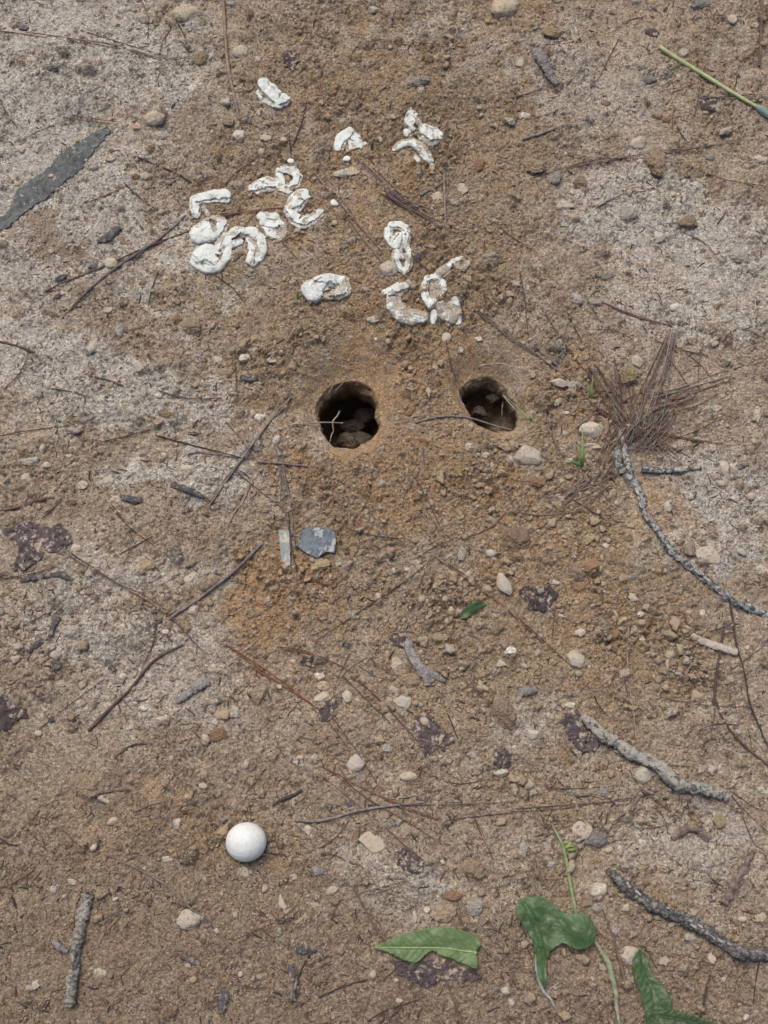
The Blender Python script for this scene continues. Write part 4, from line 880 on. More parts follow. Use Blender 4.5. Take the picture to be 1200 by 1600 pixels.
# --- pine needles one by one
ND = 'red-brown'
NL = [
(ND,[(40,50),(110,60),(165,72),(215,82),(275,103)]),('brown',[(125,47),(200,70),(262,88)]),('grey',[(108,60),(180,70),(250,90),(300,88)]),(ND,[(-5,48),(30,52),(66,58)]),(ND,[(100,183),(140,190),(186,193)]),('brown',[(118,181),(186,190)]),
('dark',[(3,163),(14,182),(30,202)]),('dark',[(273,28),(282,44),(292,64)]),('grey',[(293,49),(327,44)]),('grey',[(30,222),(60,205),(105,188)]),
(ND,[(543,50),(610,64),(680,68),(733,74)]),(ND,[(560,58),(640,70),(733,73)]),('brown',[(560,-5),(600,14)]),('tan',[(650,84),(652,111)]),
('grey',[(557,247),(580,270),(607,293),(636,322)]),('grey',[(566,252),(600,284),(640,325)]),('brown',[(590,300),(633,322),(690,347)]),('grey',[(592,310),(602,338)]),('grey',[(600,292),(622,340)]),('tan',[(487,263),(505,286),(524,312)]),
('tan',[(510,276),(530,300),(547,337)]),('brown',[(498,280),(547,337),(600,397)]),('grey',[(530,300),(560,350),(580,380)]),('grey',[(545,350),(575,398)]),('grey',[(606,300),(660,338),(700,358)]),('grey',[(615,318),(684,346)]),('brown',[(620,298),(655,330),(670,345)]),
('grey',[(540,335),(566,372),(596,408)]),('brown',[(590,268),(640,318),(655,330)]),('dark',[(452,200),(458,262)]),
(ND,[(330,335),(400,330),(440,325),(482,320)]),('brown',[(340,338),(410,327),(470,322)]),(ND,[(300,290),(330,285),(345,282)]),
('grey',[(820,187),(850,180),(887,167)]),('grey',[(833,277),(880,263),(933,253),(1007,240),(1080,230),(1147,223)]),('brown',[(850,272),(930,250),(1013,247)]),(ND,[(1040,240),(1090,231),(1130,224)]),('dark',[(933,324),(955,312),(977,301)]),
('brown',[(1087,77),(1092,108),(1091,135)]),('brown',[(1093,135),(1088,170),(1077,197)]),('grey',[(1107,151),(1150,153),(1200,147)]),('dark',[(1110,153),(1150,150),(1190,146)]),('grey',[(1127,80),(1124,100),(1120,124)]),('brown',[(1093,267),(1140,282),(1200,291)]),
('dark',[(1053,187),(1065,210),(1077,224)]),('brown',[(1053,170),(1050,205)]),('dark',[(1120,350),(1128,340),(1135,330)]),('brown',[(1180,367),(1200,385)]),
('dark',[(1100,300),(1108,320)]),('brown',[(1185,60),(1183,90)]),
('dark',[(243,680),(280,690),(330,703),(390,718)]),('grey',[(300,705),(350,712),(392,717)]),('grey',[(400,688),(366,735),(330,787)]),('grey',[(392,700),(350,750),(318,792)]),('tan',[(390,757),(380,778),(369,797)]),('brown',[(367,547),(369,590),(371,627)]),
('dark',[(80,607),(110,612),(143,621)]),('brown',[(0,681),(50,672),(113,665)]),('brown',[(0,799),(40,790),(84,776)]),('brown',[(247,610),(290,622),(345,622)]),('dark',[(160,690),(220,675),(280,655)]),
('grey',[(423,673),(436,700),(442,740),(446,795)]),('grey',[(428,690),(438,740),(438,795)]),('grey',[(440,700),(448,760),(465,800)]),('tan',[(450,690),(444,712),(430,765)]),('dark',[(446,740),(456,790),(462,860)]),('grey',[(440,745),(446,790)]),
('grey',[(400,594),(420,580),(434,570)]),('grey',[(398,600),(422,588)]),('grey',[(402,606),(425,585),(434,580)]),('tan',[(760,696),(800,694)]),('grey',[(760,700),(788,697)]),('grey',[(660,700),(662,722),(663,748)]),('brown',[(647,743),(670,785),(692,832)]),
('grey',[(730,727),(728,745),(726,762)]),(ND,[(373,740),(410,770),(443,797),(462,832)]),('brown',[(697,533),(703,560),(708,580),(722,612)]),('grey',[(447,800),(454,850),(464,904)]),('dark',[(451,800),(466,900)]),
('grey',[(740,483),(800,530),(850,562),(887,590)]),('grey',[(746,484),(790,518),(884,588)]),('brown',[(887,590),(920,625),(960,655),(1000,690)]),('brown',[(900,600),(935,640),(990,680)]),('brown',[(853,493),(885,540),(920,587)]),('brown',[(920,588),(940,620),(957,648)]),
('dark',[(887,490),(897,510),(910,534)]),(ND,[(943,473),(990,492),(1053,510)]),(ND,[(955,480),(1000,497),(1050,508)]),(ND,[(1027,533),(1060,545),(1107,556)]),('grey',[(1067,547),(1095,570),(1117,598)]),(ND,[(1034,545),(1060,580),(1083,614)]),
('grey',[(1017,617),(1070,603),(1130,580),(1200,563)]),('grey',[(1020,622),(1080,605),(1140,588)]),('grey',[(1020,614),(1060,623),(1095,605)]),('brown',[(1050,625),(1090,612),(1150,590)]),('brown',[(813,427),(820,470),(827,543)]),('grey',[(823,440),(812,490)]),
(ND,[(920,630),(1000,672),(1083,717)]),(ND,[(935,645),(990,672),(1060,712)]),('brown',[(960,650),(1010,680),(1066,726)]),(ND,[(1000,663),(1050,680),(1110,690)]),('brown',[(1010,672),(1060,684),(1130,693)]),
('grey',[(917,747),(890,770),(867,797)]),('grey',[(922,750),(893,778),(869,799)]),('grey',[(915,755),(888,772),(870,790)]),('tan',[(911,745),(884,775),(872,800)]),('brown',[(860,673),(875,715),(888,752)]),('grey',[(870,690),(878,722)]),
('brown',[(917,740),(935,762),(957,790)]),('grey',[(922,742),(950,784)]),('grey',[(946,728),(918,762),(878,800)]),('tan',[(948,560),(958,600),(968,620)]),('grey',[(930,570),(950,600)]),('grey',[(810,800),(850,805),(930,795)]),
('grey',[(885,800),(860,822),(837,843)]),('grey',[(870,800),(850,820),(825,832)]),('brown',[(600,843),(640,842)]),
('brown',[(547,827),(587,837),(634,842)]),('brown',[(505,800),(547,826)]),('grey',[(670,803),(680,818),(693,834)]),('grey',[(677,863),(690,852),(708,843)]),('brown',[(660,866),(700,845)]),
('grey',[(100,863),(140,888),(187,913)]),('brown',[(108,862),(150,890),(200,922)]),('brown',[(187,913),(225,930),(267,957)]),(ND,[(200,922),(240,945),(290,985)]),('grey',[(267,957),(300,997)]),('brown',[(255,950),(300,1000),(320,1020)]),
('brown',[(0,905),(50,896),(92,884)]),('brown',[(100,937),(60,965),(22,981),(0,962)]),('brown',[(60,1140),(110,1100),(165,1060)]),('grey',[(220,940),(250,956)]),
('orange-brown',[(353,1007),(400,1036),(440,1064),(497,1107)]),('orange-brown',[(360,1012),(410,1048),(490,1104)]),(ND,[(400,1047),(450,1076),(497,1107)]),('brown',[(497,1107),(530,1150),(567,1202)]),('brown',[(512,1110),(548,1160),(590,1225)]),
(ND,[(433,1010),(480,1018),(540,1043)]),(ND,[(440,1014),(495,1024),(560,1055)]),('brown',[(547,1057),(580,1080),(607,1107),(653,1157)]),(ND,[(560,1062),(610,1112),(655,1160)]),('brown',[(607,1107),(645,1150),(690,1192)]),('brown',[(535,1055),(590,1110),(622,1140)]),
(ND,[(633,907),(600,930),(580,943)]),('brown',[(680,870),(640,902),(580,943),(490,1003)]),('brown',[(580,943),(540,970),(490,1003)]),('brown',[(673,868),(655,915),(635,938)]),('grey',[(665,935),(640,955),(615,970)]),
(ND,[(682,872),(733,907),(795,955)]),(ND,[(700,880),(740,908),(790,948)]),('brown',[(795,955),(843,1000),(895,1042)]),(ND,[(810,965),(860,1010),(890,1038)]),('brown',[(546,1022),(530,1055),(522,1080)]),('brown',[(573,1027),(545,1046),(533,1058)]),
('tan',[(647,1153),(675,1160),(705,1171)]),('grey',[(560,1040),(590,1058),(615,1062)]),('brown',[(430,1150),(437,1170),(450,1190)]),
('brown',[(870,933),(866,965),(862,1002)]),('grey',[(993,944),(995,984)]),('grey',[(945,945),(943,985)]),('tan',[(989,1000),(990,1060),(1000,1140)]),('brown',[(1070,963),(1078,990)]),
('orange-brown',[(510,1200),(550,1222),(587,1240),(640,1262)]),(ND,[(587,1240),(630,1262),(680,1280)]),(ND,[(640,1263),(680,1278),(712,1284)]),(ND,[(527,1207),(560,1238),(600,1263),(650,1292)]),(ND,[(600,1263),(650,1293),(693,1320)]),('brown',[(500,1210),(550,1250),(607,1297)]),
(ND,[(607,1297),(650,1336),(685,1358)]),('orange-brown',[(505,1198),(530,1215),(560,1245)]),('grey',[(627,1257),(700,1257),(800,1253)]),('brown',[(693,1282),(740,1276),(800,1270)]),(ND,[(740,1277),(752,1305),(771,1343)]),(ND,[(743,1280),(765,1330)]),
('tan',[(570,1393),(610,1382),(648,1373)]),('tan',[(580,1397),(640,1376)]),('grey',[(723,1397),(721,1415),(716,1434)]),('grey',[(520,1430),(545,1450),(562,1462)]),('brown',[(585,1590),(625,1572),(662,1558)]),('dark',[(575,1596),(600,1580),(655,1562)]),
('brown',[(800,1268),(870,1264),(930,1255),(990,1246)]),('brown',[(800,1264),(880,1258),(985,1250)]),('brown',[(860,1232),(900,1232),(960,1228)]),('tan',[(843,1310),(865,1300),(896,1287)]),('brown',[(1143,1243),(1165,1268),(1200,1300)]),('dark',[(1140,1235),(1180,1262),(1200,1268)]),
('grey',[(1144,1240),(1142,1275)]),('brown',[(1060,1258),(1062,1240)]),('brown',[(1160,1275),(1180,1320),(1200,1330)]),(ND,[(1000,1235),(1030,1255),(1065,1280)]),('brown',[(985,1205),(1000,1230),(1045,1262)]),('brown',[(1120,1325),(1123,1290),(1142,1268)]),
('tan',[(832,1355),(836,1385),(845,1400)]),('grey',[(838,1345),(846,1378),(860,1392)]),('grey',[(1086,1100),(1140,1104),(1190,1103)]),('grey',[(1085,1197),(1060,1196),(1035,1194)]),('grey',[(1030,1088),(1060,1095),(1080,1097)]),
('tan',[(0,1180),(8,1195)]),('brown',[(10,1240),(35,1255)]),('grey',[(213,1545),(226,1520),(256,1478)]),('grey',[(150,1515),(190,1510),(226,1495)]),('grey',[(80,1330),(96,1350)]),('dark',[(340,1560),(345,1590)]),
('brown',[(560,1310),(562,1290)]),('grey',[(600,1250),(640,1245),(700,1230)]),('brown',[(700,1220),(720,1225),(775,1215)]),('grey',[(735,1100),(745,1010),(735,1060)]),('brown',[(960,1090),(1005,1110)]),('brown',[(1080,1020),(1100,1060),(1108,1080)]),
]
NTXT = {'grey': 'dry grey', 'red-brown': 'dry red-brown', 'brown': 'dry brown', 'tan': 'dry straw coloured', 'dark': 'dark dry', 'orange-brown': 'dry orange-brown'}
def needle(mc, pts, lab=None, lift=0.0, grp=None):
    L = sum(math.hypot(pts[i + 1][0] - pts[i][0], pts[i + 1][1] - pts[i][1]) for i in range(len(pts) - 1))
    mx = sum(p[0] for p in pts) / len(pts); my = sum(p[1] for p in pts) / len(pts)
    r0 = random.uniform(0.7, 1.08)
    o = tube('pine_needle', pts, [r0] + [r0 * .92] * (len(pts) - 2) + [r0 * .5] if len(pts) > 2 else [r0, r0 * .5], NEED[mc], sides=5, step=9, rough=0.0, lift=lift + random.uniform(0.0, .0006))
    sz = 'short' if L < 45 else 'long' if L > 100 else 'medium length'
    dx, dy = pts[-1][0] - pts[0][0], pts[-1][1] - pts[0][1]
    dr = 'level' if abs(dy) < .35 * abs(dx) else 'upright' if abs(dx) < .35 * abs(dy) else 'slanting'
    tag(o, lab or auto_label('%s %s %s needle' % (sz, dr, NTXT[mc]), mx, my), 'pine needle', grp or 'dry pine needles scattered on the dirt')
    return o
for mc, pts in NL: needle(mc, pts)
k_ = 0
while k_ < 84:
    px, py = random.uniform(20, 1180), random.uniform(20, 1580)
    if math.hypot(px - 543, py - 640) < 90 or math.hypot(px - 765, py - 625) < 80: continue
    an = random.choice([random.gauss(.75, .35), random.gauss(-.6, .3), random.uniform(0, 3.14)]); L = random.uniform(28, 95); bd = random.uniform(-.12, .12) * L
    dx, dy = math.cos(an) * L / 2, math.sin(an) * L / 2
    needle(random.choice(['grey', 'brown', 'brown', 'dark', 'red-brown', 'tan']), [(px - dx, py - dy), (px + bd * math.sin(an), py - bd * math.cos(an)), (px + dx, py + dy)]); k_ += 1
# the pile right of the smaller hole: bundles of needles fanned from one end
def bundle(p0, p1, n, w0, w1, cols_, lab, grp):
    for k in range(n):
        a = (k / max(1, n - 1) - .5)
        nx, ny = -(p1[1] - p0[1]), (p1[0] - p0[0]); L = math.hypot(nx, ny); nx /= L; ny /= L
        j = lambda q: random.uniform(-q, q)
        t0 = random.uniform(0, .12); t1 = 1 - random.uniform(0, .18)
        q0 = (p0[0] + (p1[0] - p0[0]) * t0 + nx * w0 * a + j(2), p0[1] + (p1[1] - p0[1]) * t0 + ny * w0 * a + j(2))
        q1 = (p0[0] + (p1[0] - p0[0]) * t1 + nx * w1 * a + j(4), p0[1] + (p1[1] - p0[1]) * t1 + ny * w1 * a + j(4))
        m_ = (q0[0] * .65 + q1[0] * .35 + j(4), q0[1] * .65 + q1[1] * .35 + j(4)); m2 = (q0[0] * .3 + q1[0] * .7 + j(6), q0[1] * .3 + q1[1] * .7 + j(6))
        needle(random.choice(cols_), [q0, m_, m2, q1], lab, lift=0.0012 * random.random() * 2 + .0005, grp=grp)
bundle((1052, 512), (992, 700), 11, 16, 52, ['grey', 'grey', 'tan', 'brown'], 'one of the long grey needles bundled from upper right in the needle pile', 'long grey needles of the pile')
bundle((1048, 636), (990, 708), 7, 26, 40, ['grey', 'tan', 'grey'], 'one of the short grey needles fanned below the long needle bundle', 'short fanned needles of the pile')
bundle((968, 570), (985, 690), 6, 30, 14, ['grey', 'brown', 'red-brown'], 'one of the loose needles hanging left of the long needle bundle', 'loose needles left of the bundle')
bundle((915, 560), (1010, 700), 5, 20, 20, ['grey', 'brown', 'brown'], 'one of the brown needles crossing the left of the needle pile', 'brown needles crossing the pile')
bundle((1012, 640), (1105, 612), 5, 20, 26, ['grey', 'brown', 'red-brown'], 'one of the needles spreading right out of the needle pile', 'needles spreading right out of the pile')
bundle((940, 735), (985, 640), 5, 26, 20, ['grey', 'red-brown', 'brown'], 'one of the needles lying below left of the needle pile', 'needles below left of the pile')
for k in range(26):
    an = random.uniform(0, 6.28); L = random.uniform(45, 120); ox, oy = 990 + random.uniform(-45, 45), 660 + random.uniform(-50, 50)
    dx, dy = math.cos(an) * L, math.sin(an) * L
    needle(random.choice(['red-brown', 'brown', 'grey', 'grey', 'tan']), [(ox, oy), (ox + dx * .5 - dy * .06, oy + dy * .5 + dx * .06), (ox + dx, oy + dy)], lift=.001)
for k in range(12):
    ox, oy = 905 + random.uniform(-30, 30), 770 + random.uniform(-25, 25); an = random.gauss(2.4, .35); L = random.uniform(35, 80); dx, dy = math.cos(an) * L / 2, math.sin(an) * L / 2
    needle(random.choice(['grey', 'grey', 'brown', 'tan']), [(ox - dx, oy - dy), (ox, oy + 2), (ox + dx, oy + dy)])
bundle((600, 296), (690, 352), 6, 8, 22, ['grey', 'grey', 'brown'], 'one of the grey needles fanned below the arched eggshell', 'needles fanned below the arched eggshell')
# ================================================================ EGG AND EGGSHELLS
b = NB('eggshell_skin')
dirt = b.attr('dirt')
n1 = b.noise(230, 4, 0.62, 0.4)
c = b.mix(b.ramp(b.noise(120, 3, 0.5), .35, .7), (0.66, 0.685, 0.645), (0.57, 0.60, 0.55))
c = b.mix(b.math('MULTIPLY', b.ramp(b.noise(90, 3, 0.5, 0.2), .55, .75), 0.35), c, (0.66, 0.58, 0.50))
dd_ = b.math('ADD', n1, b.math('MULTIPLY', b.math('SUBTRACT', dirt, 0.5), 0.46))
soilc = b.cramp(b.noise(520, 5, .75), [(.3, (.17, .12, .085)), (.5, (.33, .25, .175)), (.7, (.50, .43, .34))])
c = b.mix(b.math('MULTIPLY', b.ramp(dd_, 0.455, 0.54), 0.82), c, soilc)
c = b.mix(b.math('MULTIPLY', b.ramp(b.noise(560, 3, 0.6), 0.62, 0.67), 0.6), c, (0.27, 0.20, 0.14))
b.bump(b.math('ADD', b.noise(300, 3, 0.5), b.math('MULTIPLY', b.ramp(dd_, .45, .56), 0.8)), 0.00025)
b.b.inputs['Subsurface Weight'].default_value = 0.12
b.b.inputs['Subsurface Radius'].default_value = (0.003, 0.002, 0.0015)
SHELL = b.done(c, 0.6)

def segd(PX_, PY_, pts, rad):
    best = np.full(PX_.shape, -1e9)
    if len(pts) == 1: pts = [pts[0], (pts[0][0] + .01, pts[0][1])]; rad = [rad[0], rad[0]]
    for i in range(len(pts) - 1):
        (ax, ay), (bx, by) = pts[i], pts[i + 1]
        vx, vy = bx - ax, by - ay
        t = np.clip(((PX_ - ax) * vx + (PY_ - ay) * vy) / (vx * vx + vy * vy + 1e-9), 0, 1)
        r = rad[i] + (rad[i + 1] - rad[i]) * t
        d_ = np.hypot(PX_ - ax - vx * t, PY_ - ay - vy * t)
        v = np.sign(r - d_) * np.sqrt(np.abs(r * r - d_ * d_))
        best = np.maximum(best, v)
    return best
def eggshell(label, strokes, cuts=(), folds=(), dirt=0.3, k=0.85, ox=0, oy=0, seed=0, fat=1.13):
    """strokes: (points, radii[, extra dirt]) swell up as leathery rounded lobes; cuts open the shell; folds press creases"""
    strokes = [(s[0], [r * 1.04 + 1.3 for r in s[1]]) + tuple(s[2:]) for s in strokes]; k = k * .78
    P = [(p[0] + ox, p[1] + oy) for s in strokes for p in s[0]]
    rm = max(max(s[1]) for s in strokes) + 3
    x0, x1 = min(p[0] for p in P) - rm, max(p[0] for p in P) + rm
    y0, y1 = min(p[1] for p in P) - rm, max(p[1] for p in P) + rm
    st_ = 0.42
    gx, gy = np.meshgrid(np.arange(x0, x1, st_), np.arange(y0, y1, st_))
    wx = gx + 0.9 * fbm(gx / 9, gy / 9, 3, seed) ; wy = gy + 0.9 * fbm(gx / 10, gy / 10, 3, seed + 20)
    h = np.full(gx.shape, -1e9); dr = np.full(gx.shape, dirt)
    for s in strokes:
        v = segd(wx, wy, [(p[0] + ox, p[1] + oy) for p in s[0]], s[1])
        if len(s) > 2: dr = np.where(v > np.maximum(h, 0), s[2], dr)
        m = np.minimum(v, h)
        h = np.where((m > 0), np.maximum(v, h) + 0.22 * m * 0 , np.maximum(v, h))
        # creases where lobes meet
        df = np.abs(v - np.where(h == v, m, h))
    outer = h.copy()
    # a leathery skin: flatter on top than a ball, with a torn seam where one sheet lies over the other
    H = np.maximum(h, 0) * k
    Hm = max(4.0, float(np.percentile(H[H > 0.5], 80)))
    H = Hm * np.tanh(H / Hm * 1.25) / .85
    seam = np.zeros(gx.shape); sl_ = np.zeros(gx.shape)
    for si, s in enumerate(strokes):
        if max(s[1]) < 6.2: continue
        pts = s[0] if len(s[0]) > 1 else [s[0][0], (s[0][0][0] + 8, s[0][0][1] + 3)]
        sg = 1 if (si + seed) % 2 else -1
        bd = np.full(gx.shape, 1e9); sd_ = np.zeros(gx.shape)
        for i in range(len(pts) - 1):
            (ax, ay), (bx, by) = pts[i], pts[i + 1]; vx, vy = bx - ax, by - ay; L = math.hypot(vx, vy) + 1e-6
            t = np.clip(((wx - ax) * vx + (wy - ay) * vy) / (L * L), 0, 1)
            dd0 = np.hypot(wx - ax - vx * t, wy - ay - vy * t); sg0 = ((wx - ax) * vy - (wy - ay) * vx) / L
            sd_ = np.where(dd0 < bd, sg0, sd_); bd = np.minimum(bd, dd0)
        rr_ = sum(s[1]) / len(s[1])
        q = sg * sd_ / rr_ + 0.16 * fbm(gx / 9, gy / 9, 2, seed + 80 + si) - 0.36
        own = segd(wx, wy, s[0], s[1]) >= h - .5
        low = sst(-0.05, 0.20, q) * own
        sl_ = np.maximum(sl_, low)
        seam = np.maximum(seam, np.exp(-(q / 0.09) ** 2) * own)
    H = H * (1 - 0.50 * sl_) + 0.4 * seam * (1 - sl_)
    dr = dr + 0.20 * sl_ + 0.10 * seam
    cz_ = 1 - np.abs(gn(gx / 7.5 + seed, gy / 7.5, seed + 33)) * 2
    H = H - 0.5 * sst(.85, 1, cz_) * (h > 2)
    dr = dr + .1 * sst(.8, 1, cz_)
    H = H * (0.95 + 0.07 * fbm(gx / 7.0, gy / 7.0, 3, seed + 40)) + 0.08 * fbm(gx / 3.0, gy / 3.0, 2, seed + 50) * (h > 1)
    for c_ in cuts:
        v = segd(wx, wy, [(p[0] + ox, p[1] + oy) for p in c_[0]], c_[1])
        cm = sst(-1.2, 1.6, v)
        lip = np.exp(-((v + 1.6) / 1.6) ** 2)
        H = H * (1 + 0.10 * lip)
        fl = ((c_[2] if len(c_) > 2 else 0.6) * .6) + 0.4 * fbm(gx / 3.5, gy / 3.5, 2, seed + 60)
        H = H * (1 - cm) + np.minimum(H, fl) * cm
        dr = np.maximum(dr, cm * (c_[3] if len(c_) > 3 else 0.95))
    for f_ in folds:
        v = segd(wx, wy, [(p[0] + ox, p[1] + oy) for p in f_[0]], f_[1])
        cm = sst(-1.0, max(f_[1]), v)
        H = H * (1 - (f_[2] if len(f_) > 2 else 0.45) * cm)
        dr = np.maximum(dr, dr + cm * 0.15)
    grit = caps(gx, gy, 3.2, .8, 2.2, .9, seed + 3, .7)[0] + 0.5 * caps(gx + 50, gy, 1.7, .5, 1.1, .9, seed + 4, .7)[0]
    H = H + grit * sst(.45, .8, dr + .25 * fbm(gx / 8, gy / 8, 2, seed + 70)) * (outer > .6) * .75
    # world
    s = pxs((y0 + y1) / 2)
    cx, cy, cz = at((x0 + x1) / 2, (y0 + y1) / 2)
    WX, WY = to_world(gx, gy, cz + H * s * 0.8)
    GXY = to_world(gx, gy, cz)
    gzv = samp(ZN, GXY[0], GXY[1])
    # smooth underside level
    gl = gzv * 0.6 + cz * 0.4
    WZ = gl + H * s + 0.0004
    # thickness: the rim curls down and under
    WZ = np.where(outer > 0, WZ, gl - 0.0015)
    keep = outer > -1.6
    fm = keep[:-1, :-1] & keep[1:, :-1] & keep[:-1, 1:] & keep[1:, 1:]
    n0, n1_ = gx.shape
    I = np.arange(n0 * n1_).reshape(n0, n1_)
    Q = np.stack([I[:-1, :-1][fm], I[1:, :-1][fm], I[1:, 1:][fm], I[:-1, 1:][fm]], -1)
    used = np.unique(Q); mp = np.full(n0 * n1_, -1); mp[used] = np.arange(len(used))
    V = np.stack([WX.ravel()[used] - cx, WY.ravel()[used] - cy, WZ.ravel()[used] - cz], -1)
    top = mp[Q]
    nv = len(V)
    # closed underside
    V2 = V.copy(); V2[:, 2] = np.minimum(V[:, 2] - 0.0008, gl.ravel()[used] - cz - 0.0025)
    bot = (top + nv)[:, ::-1]
    e = np.concatenate([top[:, [i, (i + 1) % 4]] for i in range(4)])
    key = set(map(tuple, e.tolist()))
    bd = np.array([t for t in key if (t[1], t[0]) not in key])
    side = np.stack([bd[:, 1], bd[:, 0], bd[:, 0] + nv, bd[:, 1] + nv], -1)
    o = np_mesh('eggshell', np.concatenate([V, V2]), np.concatenate([top, bot, side]), SHELL)
    o.location = (cx, cy, cz)
    D = dr.ravel()[used] + 0.25 * np.exp(-(np.maximum(outer.ravel()[used], 0) / 2.5) ** 2)
    fattr(o.data, 'dirt', np.concatenate([D, D]))
    USED[label] = 1
    tag(o, label, 'eggshell', 'curled empty eggshells above the holes')
    return o
G = 'curled'
eggshell('topmost curled eggshell, a plump white fold with a knob at its lower right end',
  [([(413, 133), (424, 142), (437, 156)], [9, 10.5, 9]), ([(437, 158), (444, 154)], [8.5, 8]), ([(405, 148), (413, 158), (427, 164), (436, 163)], [4, 5, 5, 6], .3)],
  [([(407, 146), (416, 157), (428, 161)], [1.4, 2.4, 1.4], 2.5, .8)], [([(440, 145), (437, 152)], [2, 1.2], .6)], dirt=.12, k=.95, seed=1)
eggshell('arched white eggshell opening downward, left of the three piece shell',
  [([(530, 231), (535, 218), (546, 210)], [7.5, 9, 8.5]), ([(546, 210), (556, 218), (563, 230)], [8, 7, 5]), ([(547, 220), (547, 234), (556, 232), (569, 229)], [4, 5.5, 5, 3.5], .5)],
  [([(538, 240), (542, 228), (543, 222)], [2.5, 2.2, 1.2], .6)], [([(545, 218), (552, 222)], [1.5, 1.5], .5)], dirt=.1, seed=2)
eggshell('three piece eggshell with a pointed upper leaf and a dirty lower strip',
  [([(642, 178), (644, 188), (647, 199), (639, 207)], [5, 11, 12.5, 8]), ([(664, 208), (674, 214), (682, 214)], [12, 14, 9]), ([(618, 231), (630, 224), (645, 223), (656, 230), (664, 240), (671, 250)], [4.5, 5, 5.5, 7, 7.5, 6], .4), ([(675, 258), (675, 263)], [3.5, 2.5]), ([(650, 247), (653, 252)], [4, 3])],
  [([(648, 199), (652, 202)], [1.8, 1.5], 1.0)], [([(636, 200), (645, 213)], [2.5, 3], .4), ([(666, 200), (674, 207)], [2, 3], .35)], dirt=.34, k=.7, seed=3)
eggshell('curved eggshell strip lying left of and joined under the ring shaped shell',
  [([(393, 294), (404, 292), (418, 288), (432, 290), (444, 298)], [5, 10, 11, 9, 8]), ([(444, 298), (452, 300)], [8, 6])],
  [([(424, 307), (431, 300)], [3.5, 2.5], .5)], [([(405, 284), (418, 290), (414, 300)], [1.5, 2.5, 1.5], .35)], dirt=.36, k=.75, seed=4)
eggshell('small ring shaped eggshell with brown soil showing through its middle',
  [([(436, 268), (446, 266), (459, 267), (466, 276), (463, 287), (452, 292), (442, 284), (436, 276)], [5, 5.5, 6, 6, 6, 5, 4, 5])],
  [([(447, 275), (451, 281), (449, 287)], [3.5, 5, 3.5], 0, 1)], [([(436, 270), (444, 274)], [1.5, 1.2], .5)], dirt=.18, k=.9, seed=5)
eggshell('elbow shaped eggshell with a long level arm, uppermost of the left cluster',
  [([(305, 312), (318, 309), (334, 306), (350, 305)], [7.5, 8.5, 8.5, 9.5]), ([(354, 311), (351, 300)], [5, 4]), ([(303, 312), (304, 324), (307, 334)], [6.5, 7, 6]), ([(318, 326), (326, 336)], [3, 3], .7)],
  [([(313, 330), (318, 319), (330, 320)], [3, 2.4, 1.5], .6, .9)], [], dirt=.2, k=.8, seed=6)
eggshell('closed oval eggshell with a split lobe on its right, in the left cluster',
  [([(311, 366), (320, 362), (329, 365)], [14, 16, 13]), ([(343, 362), (348, 352)], [9.5, 8]), ([(320, 347), (334, 341), (347, 345)], [4, 4, 5.5], .5)],
  [([(329, 345), (334, 352), (335, 362)], [2.5, 4, 2], .5, .9)], [], dirt=.14, k=.78, seed=7)
eggshell('closed white oval eggshell with a hooked arm, lowermost of the left cluster',
  [([(316, 402), (324, 400), (331, 404)], [15.5, 17.5, 14]), ([(305, 411), (322, 419), (340, 415), (352, 402), (356, 390)], [7, 8, 9, 9, 6])],
  [([(341, 400), (344, 405), (347, 398)], [2, 2.5, 1.5], 1)], [([(301, 400), (312, 411), (328, 417)], [1.2, 1.6, 1.2], .45), ([(338, 399), (345, 408)], [1.5, 1.5], .5)], dirt=.08, k=.75, seed=8)
eggshell('bridging eggshell between the hooked oval and the crescent, open inside',
  [([(344, 383), (356, 374), (370, 366), (382, 364)], [8, 10, 11, 8]), ([(345, 384), (350, 393)], [6, 4], .5), ([(360, 382), (374, 379)], [6, 6])],
  [([(364, 375), (377, 371)], [2, 3], 2.4, .75)], [([(350, 372), (346, 386)], [1.3, 2], .4)], dirt=.3, k=.85, seed=9)
eggshell('tall crescent eggshell curving down at the right end of the left cluster',
  [([(380, 362), (394, 364), (405, 376), (408, 390), (402, 404), (396, 412)], [6.5, 9, 10, 9.5, 8.5, 5.5]), ([(390, 374), (397, 392), (394, 408)], [6, 7, 8])],
  [([(385, 380), (386, 396)], [2, 2], .5)], [([(398, 372), (402, 392), (404, 404)], [2, 3, 2], .3)], dirt=.34, k=.85, seed=10)
eggshell('triangular eggshell flap with a brown stained lower right edge',
  [([(407, 337), (416, 341), (428, 342)], [5, 9, 9]), ([(414, 348), (424, 352), (433, 352)], [8, 12, 10]), ([(424, 362), (434, 368)], [8, 6]), ([(445, 350), (443, 366), (437, 374)], [3.5, 4.5, 3.5], .65)],
  [([(437, 355), (436, 366)], [2, 3.5], 2.2, .8)], [([(418, 343), (432, 345)], [1.5, 1.5], .4)], dirt=.2, k=.55, seed=11)
eggshell('large C shaped eggshell right of the cluster with a needle across it',
  [([(472, 302), (463, 310), (453, 322)], [10, 11, 8]), ([(470, 303), (479, 306), (466, 322)], [6, 5, 8]), ([(452, 328), (460, 342), (474, 348), (489, 343), (499, 334)], [7, 8.5, 9, 8, 6.5])],
  [([(482, 328), (474, 336), (468, 341)], [3.5, 3, 1.5], .8, .9), ([(486, 336), (492, 333)], [3, 2.5], 2, .85)], [([(458, 326), (472, 324)], [1.6, 1.6], .5)], dirt=.3, k=.8, seed=12)
